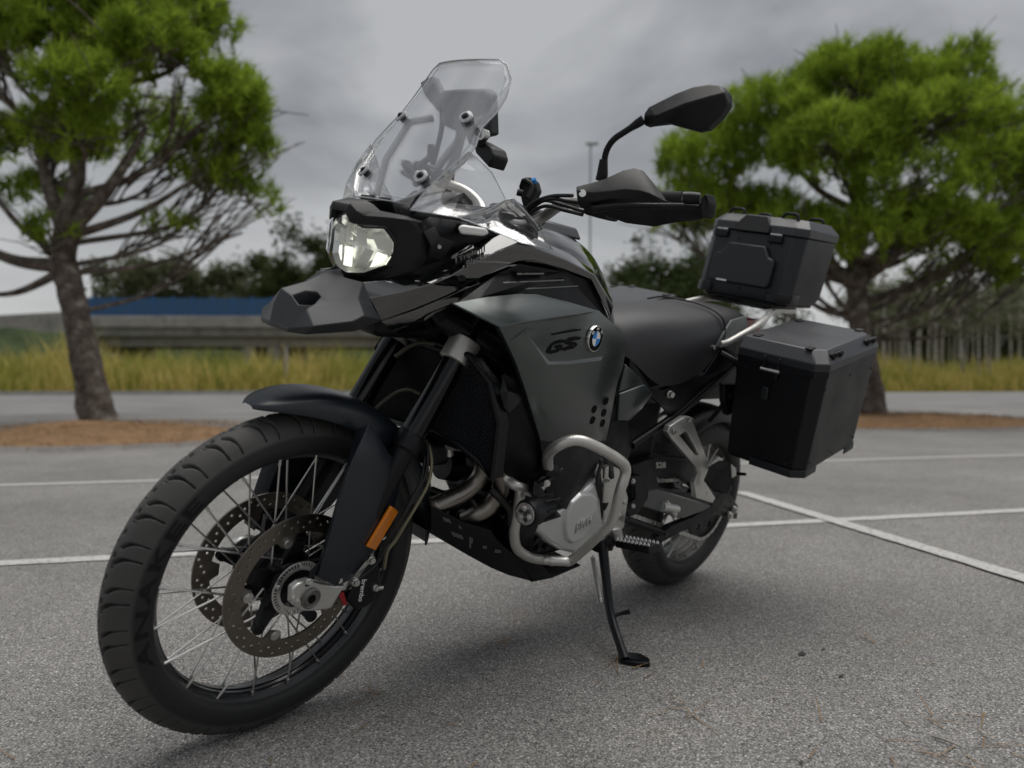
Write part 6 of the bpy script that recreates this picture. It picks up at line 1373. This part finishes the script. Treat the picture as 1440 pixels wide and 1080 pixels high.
def topcase():
    base = V((-.21, 0, 1.046)); root = case_root('top_case', base, 'black aluminium top case with a padded backrest on the rear rack'); root['group'] = 'luggage cases on the motorcycle'
    tx0, tx1, hw = -.355, -.07, .178
    def Y(x, y, z): return V((x-.03*(z-1.05)/.26, y, 1.040+(z-1.040)*1.06+.05*(tx1-x)))-base
    def oc(ins, cut): return [(tx0+ins, -hw+cut+ins), (tx0+ins+cut*.6, -hw+ins), (tx1-cut-ins, -hw+ins), (tx1-ins, -hw+cut+ins), (tx1-ins, hw-cut-ins), (tx1-cut-ins, hw-ins), (tx0+ins+cut*.6, hw-ins), (tx0+ins, hw-cut-ins)]
    def stack(name, L_, m, par, bevel):
        v = [Y(x, y, z) for z, ins, cut in L_ for x, y in oc(ins, cut)]; n = 8; f = [(k*n+i, k*n+(i+1) % n, (k+1)*n+(i+1) % n, (k+1)*n+i) for k in range(len(L_)-1) for i in range(n)]
        f += [tuple(range(n))[::-1], tuple(range((len(L_)-1)*n, len(L_)*n))]; return mk(name, v, f, m, par, bevel=bevel, smooth=25)
    body = stack('body', [(1.048, .014, .034), (1.075, .002, .034), (1.262, 0, .034)], 'case_grey', root, .004)
    stack('base_tray', [(1.040, .018, .034), (1.0475, .016, .034)], 'case_black', body, .003)
    lid = stack('lid', [(1.264, -.003, .034), (1.290, -.003, .034), (1.318, .024, .034)], 'case_lid', root, .003)
    # backrest pad
    pts = [(-.115, 1.09), (.10, 1.09), (.108, 1.10), (.108, 1.175), (.10, 1.185), (.085, 1.187), (.062, 1.222), (-.075, 1.222), (-.095, 1.187), (-.112, 1.185), (-.12, 1.175), (-.12, 1.10)]
    mk('backrest_pad', *prism([Y(tx1+.001, y, z) for y, z in pts], V((.018, 0, 0))), 'case_grey', root, bevel=.006)
    mk('pad_lettering', *prism([Y(tx1+.0195, y, z) for y, z in ((-.085, 1.094), (-.045, 1.094), (-.045, 1.099), (-.085, 1.099))], V((.0006, 0, 0))), 'decal_white', root)
    # lid cushion and latches
    pts = [(-.07, 1.262), (.06, 1.262), (.055, 1.285), (.035, 1.318), (-.05, 1.318), (-.068, 1.285)]
    mk('lid_pad', *prism([Y(tx1+.003-(.02 if z > 1.3 else 0), y, z) for y, z in pts], V((.012, 0, 0))), 'plastic', lid, bevel=.004)
    for y in (-.118, .085):
        v = [Y(tx1+d, y+dy, z) for d in (.001, .013) for dy in (-.026, .026) for z in (1.236, 1.262)]; la = mk('latch', v, boxm(0, 1, 0, 1, 0, 1)[1], 'matte_black', root, bevel=.004); mk('latch_hook', *tubemesh([Y(tx1+.006, y-.02, 1.262), Y(tx1+.006, y+.02, 1.262)], .004, 8), 'steel', la)
    for y, x in ((-.10, tx1-.03), (.10, tx1-.03), (-.10, tx0+.05), (.10, tx0+.05)):
        p = [Y(x, y-.03, 1.315), Y(x, y-.022, 1.334), Y(x, y+.022, 1.334), Y(x, y+.03, 1.315)]; mk('lashing_eye', *tubemesh(fillet(p, .01), .0055, 8), 'matte_black', lid)
    for (x, y) in ((tx1, hw), (tx1, -hw)):
        s_ = 1 if y > 0 else -1; v = [Y(*q, z) for z in (1.052, 1.083) for q in ((tx1-.002, s_*(hw-.07)), (tx1-.002, s_*(hw-.036)), (tx1-.036, s_*(hw-.002)), (tx1-.09, s_*(hw-.002)))]; mk('corner_guard', v, [(0, 1, 5, 4), (1, 2, 6, 5), (2, 3, 7, 6)], 'case_black', body, solid=.004, off=1, bevel=.001)
    for (y, z) in ((-.12, 1.235), (.11, 1.23), (.07, 1.23), (-.05, 1.235), (-.1, 1.075), (.0, 1.078), (.1, 1.078)): mk('rivet', *tubemesh([Y(tx1-.001, y, z), Y(tx1+.0025, y, z)], [.0035, .0025], 8), 'case_black', body)
    return root
topcase()
